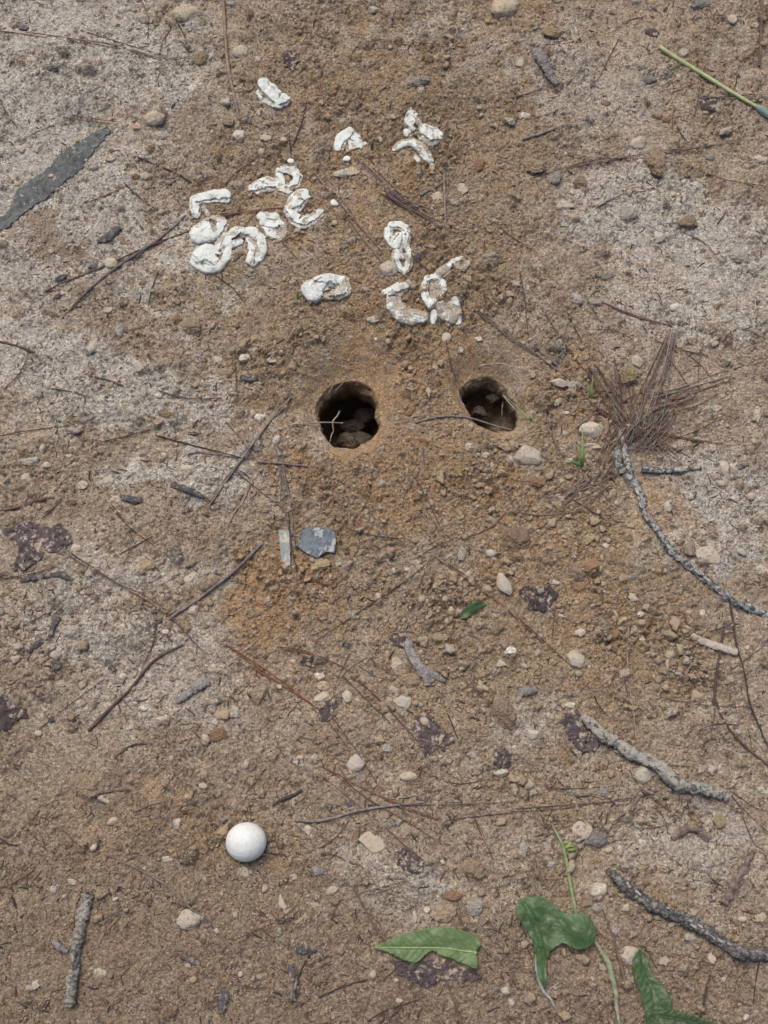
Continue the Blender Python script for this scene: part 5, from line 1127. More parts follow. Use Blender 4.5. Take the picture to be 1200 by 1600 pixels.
eggshell('ring folded eggshell, upper half of the twisted pair above the dirty shells',
  [([(607, 360), (607, 370), (614, 381)], [6, 6, 5.5]), ([(612, 352), (624, 352), (633, 358)], [5.5, 6, 6]), ([(634, 360), (636, 372), (632, 384)], [6, 5.5, 4]), ([(622, 372), (618, 382)], [8, 7])],
  [([(614, 360), (616, 366)], [2, 3], 1.0, .8)], [([(610, 372), (617, 376), (625, 362)], [1.2, 1.5, 1.2], .55), ([(628, 368), (628, 384)], [1.3, 1.3], .5)], dirt=.18, k=.9, seed=13)
eggshell('dirty looped eggshell, lower half of the twisted pair above the dirty shells',
  [([(618, 395), (618, 408), (626, 418), (631, 423)], [5.5, 5, 4.5, 3.5]), ([(636, 386), (641, 398), (639, 412), (632, 424)], [4, 4.5, 5, 3.5]), ([(620, 400), (636, 402)], [4, 4], .6), ([(631, 377), (626, 394)], [2.5, 2.5], .5)],
  [([(629, 410), (630, 414)], [2.5, 2], .5, .95)], [], dirt=.34, k=.85, seed=14)
eggshell('saddle shaped white eggshell lying alone above and left of the large hole',
  [([(483, 450), (490, 452), (500, 450)], [12, 15, 12]), ([(497, 441), (512, 438), (528, 439)], [9, 8, 9]), ([(536, 440), (539, 452), (528, 458)], [9, 9, 8], .4), ([(500, 456), (518, 458)], [8, 7], .75)],
  [([(509, 458), (520, 453)], [5, 4], 1.6, .8)], [([(490, 441), (502, 437)], [1.5, 2], .35), ([(514, 444), (505, 455)], [2, 2], .4)], dirt=.16, k=.8, seed=15)
eggshell('large J shaped eggshell half coated in soil, lowermost left of the dirty shells',
  [([(603, 460), (612, 458), (622, 454), (632, 450)], [6, 7, 9, 6], .25), ([(614, 464), (616, 478), (628, 490), (644, 495), (660, 494)], [10, 11, 12, 11, 8], .52), ([(609, 472), (613, 484)], [5, 6], .3), ([(638, 444), (646, 448)], [4, 4], .9)],
  [([(640, 454), (642, 464), (648, 472)], [3.5, 4.5, 3], .5, 1)], [([(608, 466), (616, 464)], [1.5, 1.5], .5)], dirt=.5, k=.75, seed=16)
eggshell('loop shaped eggshell with a sandy middle, right of the J shaped shell',
  [([(665, 443), (662, 452), (666, 465), (673, 474)], [4.5, 4.5, 5, 6]), ([(667, 437), (680, 432), (690, 440), (693, 452)], [4.5, 4.5, 5, 4.5]), ([(692, 456), (684, 466), (676, 474)], [4, 5, 6]), ([(678, 448), (679, 460)], [6, 6], .95)],
  [([(678, 443), (680, 452), (678, 460)], [6, 8, 4], 1.5, 1.0)], [], dirt=.3, k=.85, seed=17)
eggshell('tiny white pointed eggshell scrap below the loop shaped shell', [([(678, 490), (678, 497), (677, 504)], [4, 4.5, 2.5])], dirt=.05, k=.7, seed=18)
eggshell('soil coated eggshell with two bare white spots at its right edge',
  [([(690, 478), (696, 488), (708, 494)], [9, 11, 9], .6), ([(710, 473), (713, 480)], [6, 5], .1), ([(702, 482), (712, 488)], [8, 9], .6), ([(715, 495), (716, 502)], [5.5, 4], .08)], dirt=.55, k=.6, seed=19)
eggshell('half buried eggshell with one thin white rim, rightmost of all the shells',
  [([(700, 418), (708, 408), (720, 404)], [4, 3.5, 3], .4), ([(720, 405), (732, 412), (724, 419), (714, 414)], [3, 3, 3, 4], .7), ([(688, 428), (696, 422)], [7, 7], .95)],
  [([(714, 411), (722, 411)], [3, 3], .6, 1)], dirt=.5, k=.7, seed=20)
for px, py, r_, lab in ((542, 248, 3.4, 'tiny white shell flake under the arched eggshell'), (454, 252, 3.2, 'tiny white shell flake above the ring shaped eggshell'), (523, 317, 4, 'tiny white shell flake among the needles right of the C shaped shell')):
    eggshell(lab, [([(px - 1, py), (px + 2, py + .5)], [r_, r_ * .8])], dirt=.1, k=.6, seed=int(px))

# the whole egg
ex, ey, ez = at(384.5, 1321)
rpx = 31.0 * pxs(1316)
v, f = ICO[5]
sc = np.array([1.02, 0.96, 0.97]) * rpx
nn = np.array([noise.noise(Vector(p) * 1.3 + Vector((3, 1, 4))) * .012 for p in v])
eo = new_obj('egg', v * sc * (1 + nn)[:, None], f, None, (0, 0, 0))
b = NB('egg_skin')
c = b.mix(b.ramp(b.noise(60, 3, 0.5), .35, .7), (0.74, 0.755, 0.73), (0.70, 0.70, 0.665))
c = b.mix(b.math('MULTIPLY', b.ramp(b.noise(160, 6, 0.8, .8), .58, .72), 0.35), c, (0.52, 0.45, 0.34))
c = b.mix(b.math('MULTIPLY', b.ramp(b.noise(420, 4, 0.75), .60, .67), 0.6), c, (0.34, 0.275, 0.20))
b.bump(b.math('ADD', b.noise(500, 4, 0.6), b.math('MULTIPLY', b.noise(90, 3, .5), 3.0)), 0.00035)
b.b.inputs['Subsurface Weight'].default_value = 0.35
b.b.inputs['Subsurface Radius'].default_value = (0.004, 0.003, 0.002)
eo.data.materials.clear(); eo.data.materials.append(b.done(c, 0.55))
hx, hy = to_world(384.5, 1315.5, ez + rpx * .42)
eo.location = (hx, hy, ez + rpx * .42)
tag(eo, 'whole round white egg lying alone on the dirt near the bottom left', 'egg')

# ================================================================ LEAVES
def leaf_mat(name, c1, c2, vein, dust=0.5):
    b = NB(name)
    c = b.mix(b.ramp(b.noise(110, 6, 0.7), .35, .65), c1, c2)
    rib = b.attr('rib')
    c = b.mix(b.math('MULTIPLY', rib, 0.85), c, vein)
    c = b.mix(b.math('MULTIPLY', b.ramp(b.noise(160, 5, 0.75, .5), 0.50, 0.72), dust), c, (0.42, 0.42, 0.33))
    c = b.mix(b.math('MULTIPLY', b.ramp(b.noise(700, 3, 0.7), 0.64, 0.70), 0.8), c, (0.28, 0.22, 0.15))
    b.bump(b.noise(350, 4, 0.6), 0.0006)
    b.b.inputs['Specular IOR Level'].default_value = 0.35
    return b.done(c, 0.42)
def leaf(name, label, cat, outline, m, rib=None, lift=0.002, arch=0.0, curl=(), th=0.00025, sub=3.0, veins=5, jit=0.5, seed=0, drop=0.0, crinkle=0.0, group=None, ribr=0.0, ribm=None):
    P = densify(outline, 4.0, jit, seed)
    V2, Tt = fill(P, sub)
    cx = sum(p[0] for p in outline) / len(outline); cy = sum(p[1] for p in outline) / len(outline)
    x0, y0, z0 = at(cx, cy)
    # stiff reference plane through the ground below the leaf
    A = np.array([[p[0], p[1], 1] for p in outline]); Bz = np.array([at(*p)[2] for p in outline])
    co = np.linalg.lstsq(A, Bz, rcond=None)[0]
    V, RB = [], []
    for (px, py) in V2:
        zp = co[0] * px + co[1] * py + co[2]; gz_ = at(px, py)[2]
        z = max(zp * .7 + gz_ * .3, gz_ - .0002) + lift
        rbv = 0
        if rib:
            bd = 1e9; bt = 0; side = 1; acc = 0
            for i in range(len(rib) - 1):
                (ax, ay), (bx, by) = rib[i], rib[i + 1]; vx, vy = bx - ax, by - ay; L2 = vx * vx + vy * vy
                t = min(1, max(0, ((px - ax) * vx + (py - ay) * vy) / L2)); d_ = math.hypot(px - ax - vx * t, py - ay - vy * t)
                if d_ < bd: bd = d_; bt = acc + t * math.sqrt(L2); side = 1 if (px - ax) * vy - (py - ay) * vx > 0 else -1
                acc += math.sqrt(L2)
            z += arch * (1 - math.exp(-bd / 14.0))
            z -= 0.0005 * math.exp(-(bd / 2.2) ** 2)
            ph = (bt - bd * 0.9) / (acc / (veins * 2.2)) * 2 * math.pi
            vn = max(0, math.cos(ph)) ** 14
            rbv = max(math.exp(-(bd / 1.5) ** 2) * .8, 0.22 * vn * (bd > 3))
            z += 0.0002 * math.cos(ph)
        for (qx, qy, qr, qh) in curl:
            z += qh * math.exp(-((px - qx) ** 2 + (py - qy) ** 2) / (qr * qr))
        z += crinkle * noise.fractal(Vector((px / 9, py / 9, seed)), .8, 2.1, 4) + 0.0003 * noise.noise(Vector((px / 16, py / 16, seed)))
        x, y = to_world(px, py, z)
        V.append((x - x0, y - y0, z - z0)); RB.append(rbv)
    if drop:
        Tt = [t for t in Tt if noise.fractal(Vector((sum(V2[i][0] for i in t) / 3 / 8, sum(V2[i][1] for i in t) / 3 / 8, seed + 9)), .7, 2.1, 4) < drop]
    root = None
    if rib and ribr:
        root = root_of(name, label, cat, cx, cy); root.location = (x0, y0, z0)
        o = new_obj('leaf_blade', V, Tt, m, (0, 0, 0), parent=root)
    else: o = new_obj(name, V, Tt, m, (x0, y0, z0))
    fattr(o.data, 'rib', np.array(RB))
    s = o.modifiers.new('thickness', 'SOLIDIFY'); s.thickness = th; s.offset = -1
    USED[label] = 1
    if not root: tag(o, label, cat, group)
    if rib and ribr:
        tube('midrib', rib, [ribr] + [ribr * .7] * (len(rib) - 2) + [ribr * .3], ribm, sides=8, step=5, rough=0.02, lift=lift + .0002, parent=root)
    return root or o
RIBM = two('leaf_rib', (0.35, 0.43, 0.20), (0.28, 0.36, 0.16), 200)
leaf('leaf', 'bright green torn leaf with a ragged lower edge near the bottom', 'leaf',
     [(582, 1480), (598, 1474), (613, 1467), (632, 1459), (653, 1453), (672, 1450), (690, 1448), (708, 1450), (722, 1453), (738, 1460), (750, 1469), (752, 1477), (745, 1484), (744, 1492), (746, 1500), (747, 1513), (740, 1514), (730, 1508), (717, 1504), (708, 1498), (698, 1496), (688, 1493), (681, 1488), (676, 1485), (670, 1489), (663, 1494), (655, 1502), (648, 1505), (636, 1502), (622, 1496), (607, 1488), (594, 1484)],
     leaf_mat('green_leaf', (0.085, 0.14, 0.052), (0.115, 0.175, 0.065), (0.26, 0.36, 0.16), .15), rib=[(745, 1488), (725, 1486), (700, 1482), (670, 1481), (630, 1481), (586, 1480)], arch=.0012, curl=[(745, 1505, 14, .003), (690, 1452, 30, .0015)], sub=2.6, veins=7, seed=1, ribr=1.1, ribm=RIBM, lift=.003)
leaf('leaf', 'glossy two lobed dark green leaf with a twisted tail and pale dust', 'leaf',
     [(805, 1417), (812, 1405), (824, 1401), (838, 1400), (852, 1404), (864, 1412), (874, 1421), (886, 1428), (900, 1426), (912, 1426), (922, 1434), (930, 1448), (931, 1462), (927, 1474), (915, 1483), (900, 1484), (888, 1477), (879, 1473), (868, 1480), (859, 1488), (854, 1500), (853, 1515), (855, 1532), (852, 1546), (845, 1535), (839, 1515), (837, 1490), (832, 1470), (822, 1452), (811, 1438)],
     leaf_mat('dark_green_leaf', (0.045, 0.092, 0.030), (0.075, 0.135, 0.048), (0.11, 0.18, 0.08), .4), rib=[(820, 1412), (836, 1440), (848, 1475), (851, 1510), (853, 1545)], arch=.004, curl=[(905, 1455, 22, .006), (825, 1420, 20, .004), (872, 1455, 16, -.003), (852, 1530, 16, .003)], sub=2.4, veins=3, seed=2, lift=.003, ribr=1.0, ribm=two('dark_rib', (0.07, 0.13, 0.05), (0.05, 0.10, 0.04), 200))
T('leaf_stalk', 'pale folded stalk lying under the left edge of the two lobed leaf', 'leaf stalk', [(841, 1487), (840, 1502), (842, 1525), (850, 1550), (860, 1560), (867, 1574)], [3.5, 5, 4, 2.6, 2, 1.6], two('pale_stalk', (0.40, 0.42, 0.36), (0.27, 0.29, 0.23), 220), sides=8, step=4, rough=.1, flatz=.6)
leaf('leaf', 'dusty dark green leaf lying beside the mottled stem in the lower right corner', 'leaf',
     [(988, 1500), (994, 1488), (1001, 1482), (1008, 1490), (1014, 1500), (1017, 1520), (1026, 1530), (1036, 1540), (1047, 1556), (1051, 1572), (1050, 1590), (1046, 1612), (1012, 1612), (1008, 1585), (1004, 1560), (996, 1540), (990, 1522)],
     leaf_mat('dusty_green_leaf', (0.042, 0.080, 0.028), (0.065, 0.115, 0.042), (0.12, 0.18, 0.09), .45), rib=[(1000, 1484), (1006, 1515), (1022, 1550), (1030, 1610)], arch=.003, curl=[(1040, 1560, 20, .004)], sub=2.6, veins=5, seed=3, lift=.003, ribr=1.0, ribm=two('dusty_rib', (0.09, 0.14, 0.06), (0.06, 0.10, 0.04), 200))
leaf('leaf', 'dark green leaf cut by the bottom edge at the lower right', 'leaf',
     [(1028, 1582), (1045, 1577), (1060, 1578), (1078, 1586), (1100, 1592), (1125, 1600), (1140, 1618), (1030, 1625), (1022, 1600)],
     leaf_mat('deep_green_leaf', (0.03, 0.055, 0.022), (0.05, 0.08, 0.03), (0.10, 0.16, 0.07), .3), rib=[(1030, 1588), (1080, 1598), (1135, 1616)], arch=.002, sub=3, seed=4, lift=.006, ribr=1.0, ribm=two('deep_rib', (0.07, 0.12, 0.05), (0.05, 0.10, 0.04), 200))
leaf('leaf', 'small half moon dark green leaf in the middle of the dirt', 'leaf',
     [(719, 967), (722, 956), (729, 947), (738, 941), (748, 939), (756, 941), (760, 944), (752, 950), (744, 955), (737, 961), (728, 966)],
     leaf_mat('small_green_leaf', (0.045, 0.08, 0.03), (0.06, 0.105, 0.04), (0.10, 0.16, 0.06), .1), rib=[(720, 966), (737, 951), (759, 943)], arch=.0, curl=[(740, 945, 12, .004)], sub=2.2, veins=4, seed=5, lift=.0025, jit=.2)
for lab, outl, dr, th_ in (
    ('dark crumpled purple leaf flecked white at the left edge', [(-10, 822), (12, 826), (28, 818), (44, 815), (60, 820), (80, 824), (94, 818), (108, 834), (113, 845), (100, 860), (84, 862), (70, 862), (62, 874), (48, 884), (34, 890), (20, 888), (26, 872), (30, 856), (22, 842), (6, 838), (-10, 832)], .35, 0),
    ('dark dead leaf scrap right of the half moon green leaf', [(808, 924), (822, 914), (842, 918), (862, 916), (874, 926), (866, 940), (858, 952), (844, 956), (828, 950), (820, 938)], .3, 0),
    ('purple dead leaf beside the upper end of the pale stick', [(882, 1112), (896, 1108), (906, 1116), (912, 1132), (926, 1146), (938, 1164), (930, 1174), (908, 1174), (892, 1162), (884, 1146), (880, 1130)], .35, 0),
    ('tattered purple dead leaf in the lower middle beside the needles', [(648, 1118), (662, 1112), (678, 1122), (690, 1140), (708, 1148), (712, 1160), (694, 1164), (678, 1172), (668, 1186), (658, 1170), (650, 1148), (642, 1134)], .22, 0),
    ('dark tattered leaf remains under the torn green leaf', [(612, 1500), (640, 1506), (662, 1500), (690, 1498), (716, 1508), (744, 1518), (754, 1526), (740, 1536), (712, 1528), (690, 1532), (676, 1544), (656, 1540), (640, 1530), (622, 1522)], .2, 0),
    ('speckled dark dead leaf lying above the torn green leaf', [(624, 1324), (638, 1322), (650, 1334), (662, 1346), (662, 1362), (648, 1366), (632, 1358), (620, 1352)], .25, 0),
    ('dark purple dead leaf on the left edge below the crumpled leaf', [(-10, 1080), (8, 1084), (20, 1102), (40, 1108), (44, 1122), (22, 1126), (14, 1142), (-10, 1146)], .3, 0),
    ('small purple leaf scrap above the topmost eggshell', [(440, 84), (452, 80), (466, 84), (468, 94), (460, 98), (462, 110), (452, 110), (444, 100)], .45, 0),
    ('small dark leaf scrap beside the top of the grey bark flake', [(608, 996), (622, 990), (636, 994), (640, 1004), (628, 1012), (616, 1008)], .45, 0),
    ('small purple leaf scrap under the start of the red needles', [(466, 1030), (480, 1022), (490, 1030), (486, 1040), (474, 1042)], .45, 0),
    ('tattered dark leaf scrap right of the flattened tan clod', [(770, 1172), (784, 1166), (800, 1174), (798, 1196), (786, 1206), (774, 1194)], .3, 0),
    ('dark leaf scrap at the forking of the brown needles', [(500, 1100), (514, 1092), (530, 1082), (530, 1096), (520, 1112), (512, 1128), (500, 1126)], .3, 0),
    ('small dark leaf scrap below the green straw tip', [(1008, 46), (1022, 44), (1032, 50), (1022, 58), (1012, 56)], .5, 0),
    ('grey skeleton leaf patch below the green straw', [(1090, 152), (1104, 148), (1122, 162), (1124, 174), (1110, 176), (1096, 168)], .3, 0)):
    leaf('dead_leaf', lab, 'dead leaf', outl, DEADM, sub=2.0, jit=2.2, seed=len(lab), drop=dr + .12, crinkle=.0012, lift=.0011, th=.0003, group='dark dead leaf scraps')

# ================================================================ BARK AND CHARRED CHIPS
CH = [('bark_chip', 'grey knobby bark piece at the top right of the middle', BARKCH, [(837, 76), (844, 88), (852, 104), (860, 120), (870, 132)], [6, 9, 8, 7, 5], .3),
 ('bark_chip', 'grey bark flake lying upright between tan clods in the lower middle', BARKCH, [(636, 1000), (642, 1018), (652, 1036), (662, 1054), (668, 1072)], [6, 8, 8, 8, 5], .3),
 ('bark_chip', 'short grey bark flake touching the right side of the larger flake', BARKCH, [(666, 1046), (680, 1054), (696, 1066)], [5, 5, 3], .3),
 ('bark_chip', 'pale grey lichened bark chip in the lower left dirt above the egg', BARKCH, [(274, 1096), (290, 1086), (306, 1074), (328, 1066)], [4, 6, 7, 5], .3),
 ('charred_chip', 'charred dark chip below the lower end of the charred strip', CHAR, [(152, 378), (168, 370), (180, 360), (190, 355)], [4, 6, 6, 4], .3),
 ('charred_chip', 'small dark chip left of the cream pebble', CHAR, [(86, 436), (96, 433), (104, 431)], [3, 4, 3], .3),
 ('charred_chip', 'dark stub of bark in the left dirt below the scratches', CHAR, [(187, 775), (203, 778), (222, 783)], [3, 5.5, 4], .25),
 ('charred_chip', 'long charred splinter beside the long grey twig', CHAR, [(268, 758), (284, 763), (302, 770), (318, 778)], [3, 5, 5, 3], .25),
 ('bark_chip', 'dark arched bark strip below the crumpled purple leaf', CHAR, [(30, 910), (50, 903), (75, 900), (98, 898), (114, 906)], [3, 4.5, 3.5, 5, 3], .3),
 ('charred_chip', 'dark chipped bark piece low at the left above the leaf patch', CHAR, [(42, 1018), (56, 1008), (68, 999)], [4, 5, 5], .3),
 ('charred_chip', 'dark bark piece standing above the chipped one at the left', CHAR, [(76, 996), (84, 978), (92, 962)], [4, 4, 5], .3),
 ('charred_chip', 'squat dark crumb of bark at the left below the bark pieces', CHAR, [(86, 1030), (90, 1044)], [7, 6], .4),
 ('wood_chip', 'pale split wood chip right of the middle under a dark twig', WOODC, [(1080, 991), (1098, 1001), (1120, 1008), (1152, 1020)], [3.5, 6, 6, 5.5], .1),
 ('bark_chip', 'folded dark brown bark curl near the right edge, upright', two('brown_curl', (0.10, 0.07, 0.06), (0.24, 0.19, 0.16), 260), [(1178, 1330), (1162, 1358), (1146, 1386), (1130, 1412)], [3, 6, 7, 8], .25),
 ('bark_chip', 'second edge of the brown bark curl, the slimmer one', two('brown_curl_edge', (0.13, 0.09, 0.08), (0.26, 0.21, 0.17), 260), [(1170, 1352), (1152, 1392), (1134, 1424)], [2.5, 3.5, 3], .2),
 ('bark_chip', 'twisted brown bark hoop right of the dark leaf blob', two('brown_hoop', (0.17, 0.12, 0.10), (0.30, 0.24, 0.19), 260), [(1052, 1312), (1064, 1298), (1084, 1294), (1098, 1304), (1106, 1314)], [4, 6, 5, 6, 3], .3),
 ('charred_chip', 'dark bark chip lying level left of the torn leaf tip', CHAR, [(462, 1484), (478, 1484), (496, 1482)], [5, 6, 4], .3),
 ('charred_chip', 'upright dark sliver near the bottom edge left of the torn leaf', CHAR, [(452, 1508), (455, 1520), (458, 1534)], [4, 5, 3.5], .25),
 ('charred_chip', 'dark splinter below the round crusted pebble', CHAR, [(290, 1494), (300, 1500), (312, 1506)], [4, 4, 2.5], .3),
 ('charred_chip', 'dark upright smear of bark at the bottom edge left of the middle', CHAR, [(352, 1546), (348, 1562), (345, 1582)], [5, 7, 6], .3),
 ('charred_chip', 'dark greenish bark bit above the grey knotted twig', CHAR, [(376, 588), (388, 589), (400, 590)], [4, 5.5, 5], .3),
 ('bark_chip', 'grey splinter with a dark side above the smaller hole', BARKCH, [(862, 562), (872, 572)], [2, 2], .3),
 ('charred_chip', 'dark bark crumbs in the top left corner', CHAR, [(28, 36), (36, 42), (44, 44)], [4, 5, 4], .4),
 ('charred_chip', 'dark chip where stems meet right of the top left', CHAR, [(290, 76), (297, 72)], [5, 4], .4),
 ('charred_chip', 'black curled chip below the dark twig at the left', CHAR, [(76, 1124), (84, 1122)], [5, 4], .3),
 ('charred_chip', 'small black chip at the top edge of the left grey twig', CHAR, [(170, 1040), (180, 1048)], [4.5, 4], .4),
 ('bark_chip', 'blue-grey bark scrap left of the purple leaf by the pale stick', BARKCH, [(806, 1086), (820, 1080), (838, 1076)], [4, 6, 5], .35),
 ('charred_chip', 'short dark chip left of the stubby twig', CHAR, [(510, 1256), (518, 1263)], [4, 5], .4),
 ('charred_chip', 'dark bits of bark between the red needles', CHAR, [(544, 1252), (550, 1259)], [4, 4], .4),
 ('bark_chip', 'grey bark scrap at the left of the lichened branch top', BARKCH, [(1006, 800), (1014, 812), (1022, 826)], [4, 5, 4], .35)]
for nm, lab, m, pts, rd, rg_ in CH:
    q_ = T(nm, lab, {'bark_chip': 'bark', 'charred_chip': 'charred chip', 'wood_chip': 'wood chip'}[nm], pts, rd, m, None, sides=8, step=2.4, rough=rg_ * .7, knots=.2, flatz=.5, kink=1.5, bury=.3)
    q_.data.polygons.foreach_set('use_smooth', [False] * len(q_.data.polygons))

# ================================================================ GREEN STEMS AND SPROUTS
gs, _ = TP('stem', 'upright green stem with a bright bud above the two lobed leaf', 'plant stem', 'stalk', [(862, 1288), (871, 1304), (880, 1323), (885, 1345), (888, 1362), (892, 1385), (900, 1426)], [1.2, 2.0, 2.7, 2.9, 2.7, 2.9, 2.6], STEMG, sides=8, step=4, rough=.08, lift=.001)
for pts in ([(884, 1325), (890, 1321), (896, 1323)], [(886, 1328), (894, 1328), (900, 1326)], [(888, 1322), (893, 1316)]):
    tube('bud', pts, [2.2, 3, 1.6], two('bud_green', (0.26, 0.34, 0.10), (0.20, 0.27, 0.09), 200), sides=8, step=2.5, rough=.15, parent=gs, lift=.002)
T('stem', 'mottled pale green stem running down from the two lobed leaf', 'plant stem', [(928, 1468), (940, 1488), (950, 1503), (956, 1525), (962, 1550), (964, 1575), (970, 1612)], [2.4, 3.2, 5.2, 4.8, 4, 3, 2.8], two('mottled_stem', (0.30, 0.33, 0.22), (0.22, 0.26, 0.14), 260, .4, .6, 800, .0012, .8, (0.42, 0.37, 0.29), .52, 300), sides=10, step=3, rough=.2)
def blades(name, label, base, tips, r=1.3, m=SPROUT):
    root = None
    bx, by, bz = at(*base)
    root = bpy.data.objects.new(name, None); col.objects.link(root); root.location = (bx, by, bz); root.empty_display_size = .01
    USED[label] = 1
    tag(root, label, 'grass', 'little green sprouts')
    for k, (tx, ty, hgt) in enumerate(tips):
        # a curved tapering blade rising from the base
        x1, y1 = to_world(tx, ty, bz + hgt)
        n = 8; V, F = [], []
        p0 = Vector((bx, by, bz)); p2 = Vector((x1, y1, bz + hgt)); p1 = (p0 + p2) / 2 + Vector((0, 0, hgt * .5 + .002))
        s = pxs(by if False else base[1]) * r
        for i in range(n + 1):
            t = i / n; p = p0 * (1 - t) ** 2 + p1 * 2 * t * (1 - t) + p2 * t * t - p0
            dv = (p2 - p0).cross(Vector((0, 0, 1))).normalized() * s * (1 - t ** 2 * .85) * (0.6 + .8 * math.sin(math.pi * min(1, t + .25)))
            V += [p - dv, p + Vector((0, 0, -s * .5)), p + dv]
            if i: a = 3 * (i - 1); F += [(a, a + 1, a + 4, a + 3), (a + 1, a + 2, a + 5, a + 4)]
        o = new_obj('blade', V, F, m); o.parent = root
        md = o.modifiers.new('thickness', 'SOLIDIFY'); md.thickness = .0002
blades('grass_sprout', 'bright green grass sprout below the cream stone', (909, 728), [(909, 664, .012), (914, 700, .010), (884, 718, .006), (898, 690, .008), (880, 722, .004), (905, 712, .010)], 1.5)
blades('grass_sprout', 'thin pale green sprout left of the needle pile', (922, 622), [(926, 586, .008), (918, 600, .006), (927, 610, .006)], .9)
blades('grass_sprout', 'tiny green sprout on the right rim of the smaller hole', (829, 658), [(786, 617, .004), (826, 650, .004), (833, 652, .004)], .9)
blades('grass_sprout', 'tiny green sprout left of the saddle shaped eggshell', (466, 466), [(464, 458, .004), (470, 461, .004), (461, 463, .003)], 1.4)
blades('grass_sprout', 'tiny green sprout in the spoil left of the large hole', (465, 572), [(463, 563, .004), (469, 568, .003)], 1.2)

# roots and debris reaching into the holes
def root3(label, pts, r):
    """pts: photo x, photo y, depth below the rim in metres"""
    C = []
    for px, py, dz in pts:
        x, y = to_world(px, py, -dz); C.append(Vector((x, y, -dz)))
    base = C[0].copy(); V, F = [], []; n = len(C); sides = 7
    # resample
    D = []
    for i in range(n - 1):
        for j in range(4):
            D.append(C[i].lerp(C[i + 1], j / 4) + Vector([noise.noise(Vector((i + j / 4, k, px))) * .0004 for k in range(3)]))
    D.append(C[-1]); n = len(D)
    for i, p in enumerate(D):
        t = (D[min(i + 1, n - 1)] - D[max(i - 1, 0)]).normalized(); s1 = t.cross(Vector((.1, .2, 1))).normalized(); s2 = s1.cross(t)
        rr = r * (1 - .5 * i / n) * (1 + .25 * noise.noise(Vector((i * .7, px, 0))))
        for k in range(sides):
            a = 2 * math.pi * k / sides; V.append(p + (s1 * math.cos(a) + s2 * math.sin(a)) * rr - base)
        if i:
            for k in range(sides):
                a0 = (i - 1) * sides + k; a1 = (i - 1) * sides + (k + 1) % sides
                F.append((a0, a1, a1 + sides, a0 + sides))
    F.append(tuple(range(sides))); F.append(tuple(range((n - 1) * sides, n * sides))[::-1])
    o = new_obj('root', V, F, ROOT, base)
    USED[label] = 1
    tag(o, label, 'root', 'fine roots in the nest holes')
root3('pale level root reaching into the large hole from its left rim', [(452, 664, -.002), (470, 662, -.002), (490, 661, .000), (500, 660, .004), (518, 660, .008), (536, 661, .012)], .0007)
root3('crooked white rootlet hanging upright across the level root in the large hole', [(531, 642, .006), (527, 650, .008), (520, 658, .008), (520, 666, .010), (521, 674, .012), (517, 683, .014), (515, 691, .016)], .0007)
root3('short pale rootlet at the upper wall of the large hole, right one', [(544, 583, .004), (540, 592, .006), (534, 600, .010), (524, 611, .014)], .0006)
root3('short pale rootlet at the upper wall of the large hole, left one', [(523, 592, .006), (521, 602, .010), (514, 613, .014)], .0006)
root3('straight thin root inside the smaller hole', [(786, 618, .010), (800, 634, .006), (819, 654, .001)], .0005)
root3('short upright rootlet inside the smaller hole', [(786, 628, .014), (784, 648, .020)], .0006)
root3('dark curved root along the upper rim of the smaller hole', [(752, 571, .001), (770, 569, -.001), (785, 568, -.002), (806, 575, -.003), (826, 580, -.002)], .0007)

MOIST = two('moist_soil', (0.11, 0.08, 0.06), (0.17, 0.135, 0.11), 300, .4, .6, 700, .002)
for px, py, dz, r_, cn, lab in ((568, 650, .070, .014, 'grey', 'dim grey lump of soil deep in the large hole, uppermost'), (543, 690, .062, .012, 'brown', 'dim brown lump low in the large hole, left one'), (564, 688, .064, .012, 'brown', 'dim brown lump low in the large hole, right one'), (550, 668, .070, .012, 'brown', 'dim brown lump between the grey ones in the large hole'),
                               (750, 644, .040, .009, 'brown', 'small brown lump on the floor of the smaller hole'), (770, 622, .036, .007, 'brown', 'rough brown lump at the back of the smaller hole')):
    x, y = to_world(px, py, -dz)
    V, f = stone_mesh('clod', r_, r_ * .8, r_ * .8, int(px), 4)
    tag(new_obj('soil_clod', V, f, MOIST, (x, y, -dz)), lab, 'clod', 'clods inside the nest holes')
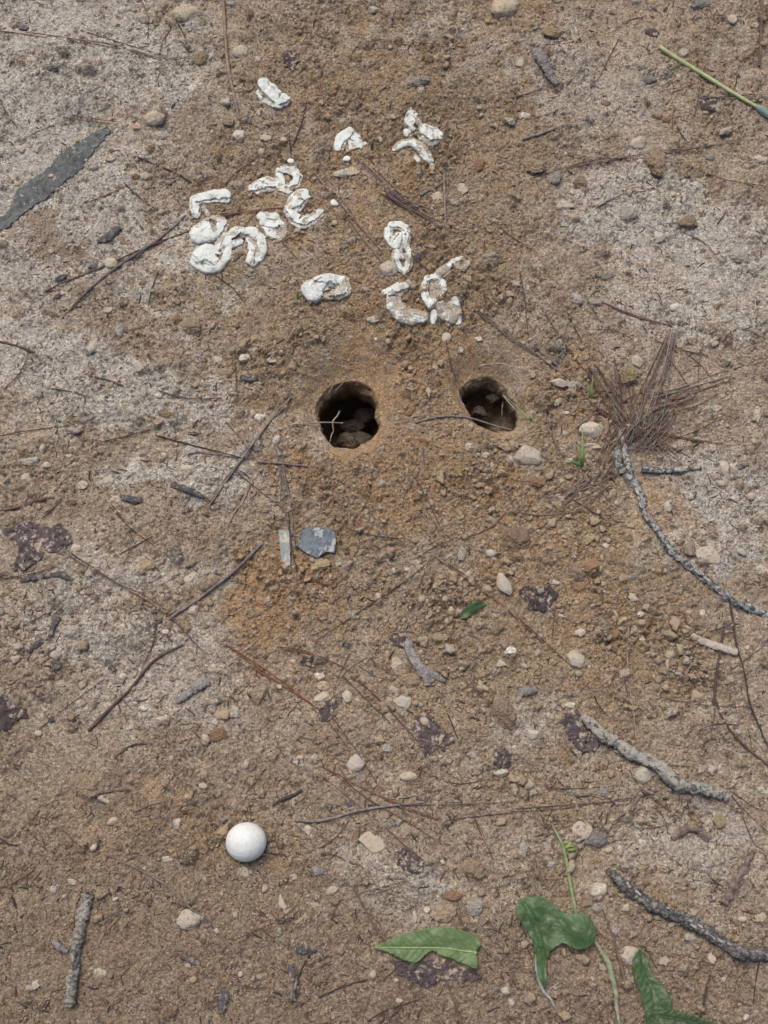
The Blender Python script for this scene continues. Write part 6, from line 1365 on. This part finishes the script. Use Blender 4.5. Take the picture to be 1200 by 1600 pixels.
# ================================================================ SMALL LOOSE PEBBLES (one by one)
protos = []
for k in range(14):
    shp = ['round', 'angular', 'clod'][k % 3]
    V, f = stone_mesh(shp, .0036, .0036 * random.uniform(.6, .95), .0026, 900 + k, 3)
    me = bpy.data.meshes.new('pebble'); me.from_pydata([tuple(p) for p in V], [], [tuple(p) for p in f])
    me.polygons.foreach_set('use_smooth', [True] * len(me.polygons))
    protos.append((shp, me))
PCOL = ['tan', 'tan', 'cream', 'pale grey', 'grey', 'yellow-brown', 'brown', 'white', 'orange', 'pink']
VAR = {}
def zone(px, py):
    v_ = 'upper' if py < 400 else 'upper middle' if py < 700 else 'central' if py < 1000 else 'lower middle' if py < 1300 else 'lower'
    h_ = 'left' if px < 400 else 'middle' if px < 800 else 'right'
    return v_, h_
cnt = 0; taken = [(q[0], q[1], max(q[2], q[3]) / 2 + 5) for q in ST]
while cnt < 100:
    px, py = random.uniform(-5, 1205), random.uniform(5, 1595)
    if any(math.hypot(px - a, py - c_) < r_ for a, c_, r_ in taken): continue
    x, y = to_world(px, py)
    if float(samp(SMOOTHR, x, y)) > .02: continue
    x, y, z = at(px, py); z = max(z, float(samp(ZF, x, y)) - .0006)
    shp, me = random.choice(protos); cn = random.choice(PCOL if shp != 'clod' else ['tan', 'tan', 'brown', 'pale grey', 'yellow-brown'])
    key = (me.name, cn)
    if key not in VAR:
        m2 = me.copy(); m2.materials.append((CLM if shp == 'clod' else SM)[cn]); VAR[key] = m2
    nm = {'clod': 'soil_clod', 'angular': 'stone', 'round': 'pebble'}[shp]
    o = bpy.data.objects.new(nm, VAR[key]); col.objects.link(o)
    s = random.uniform(.55, 1.15); o.scale = (s, s, s)
    o.location = (x, y, z + .0002); o.rotation_euler = (random.uniform(-.4, .4), random.uniform(-.4, .4), random.uniform(0, 6.28))
    taken.append((px, py, 12))
    kind = {'clod': 'crumb of soil', 'angular': 'chip of stone', 'round': 'round pebble'}[shp]
    tag(o, auto_label('tiny %s %s' % (cn, kind), px, py), {'clod': 'clod', 'angular': 'stone', 'round': 'pebble'}[shp], {'clod': 'clods of soil on the dirt', 'angular': 'stones lying on the dirt', 'round': 'pebbles on the dirt'}[shp])
    cnt += 1
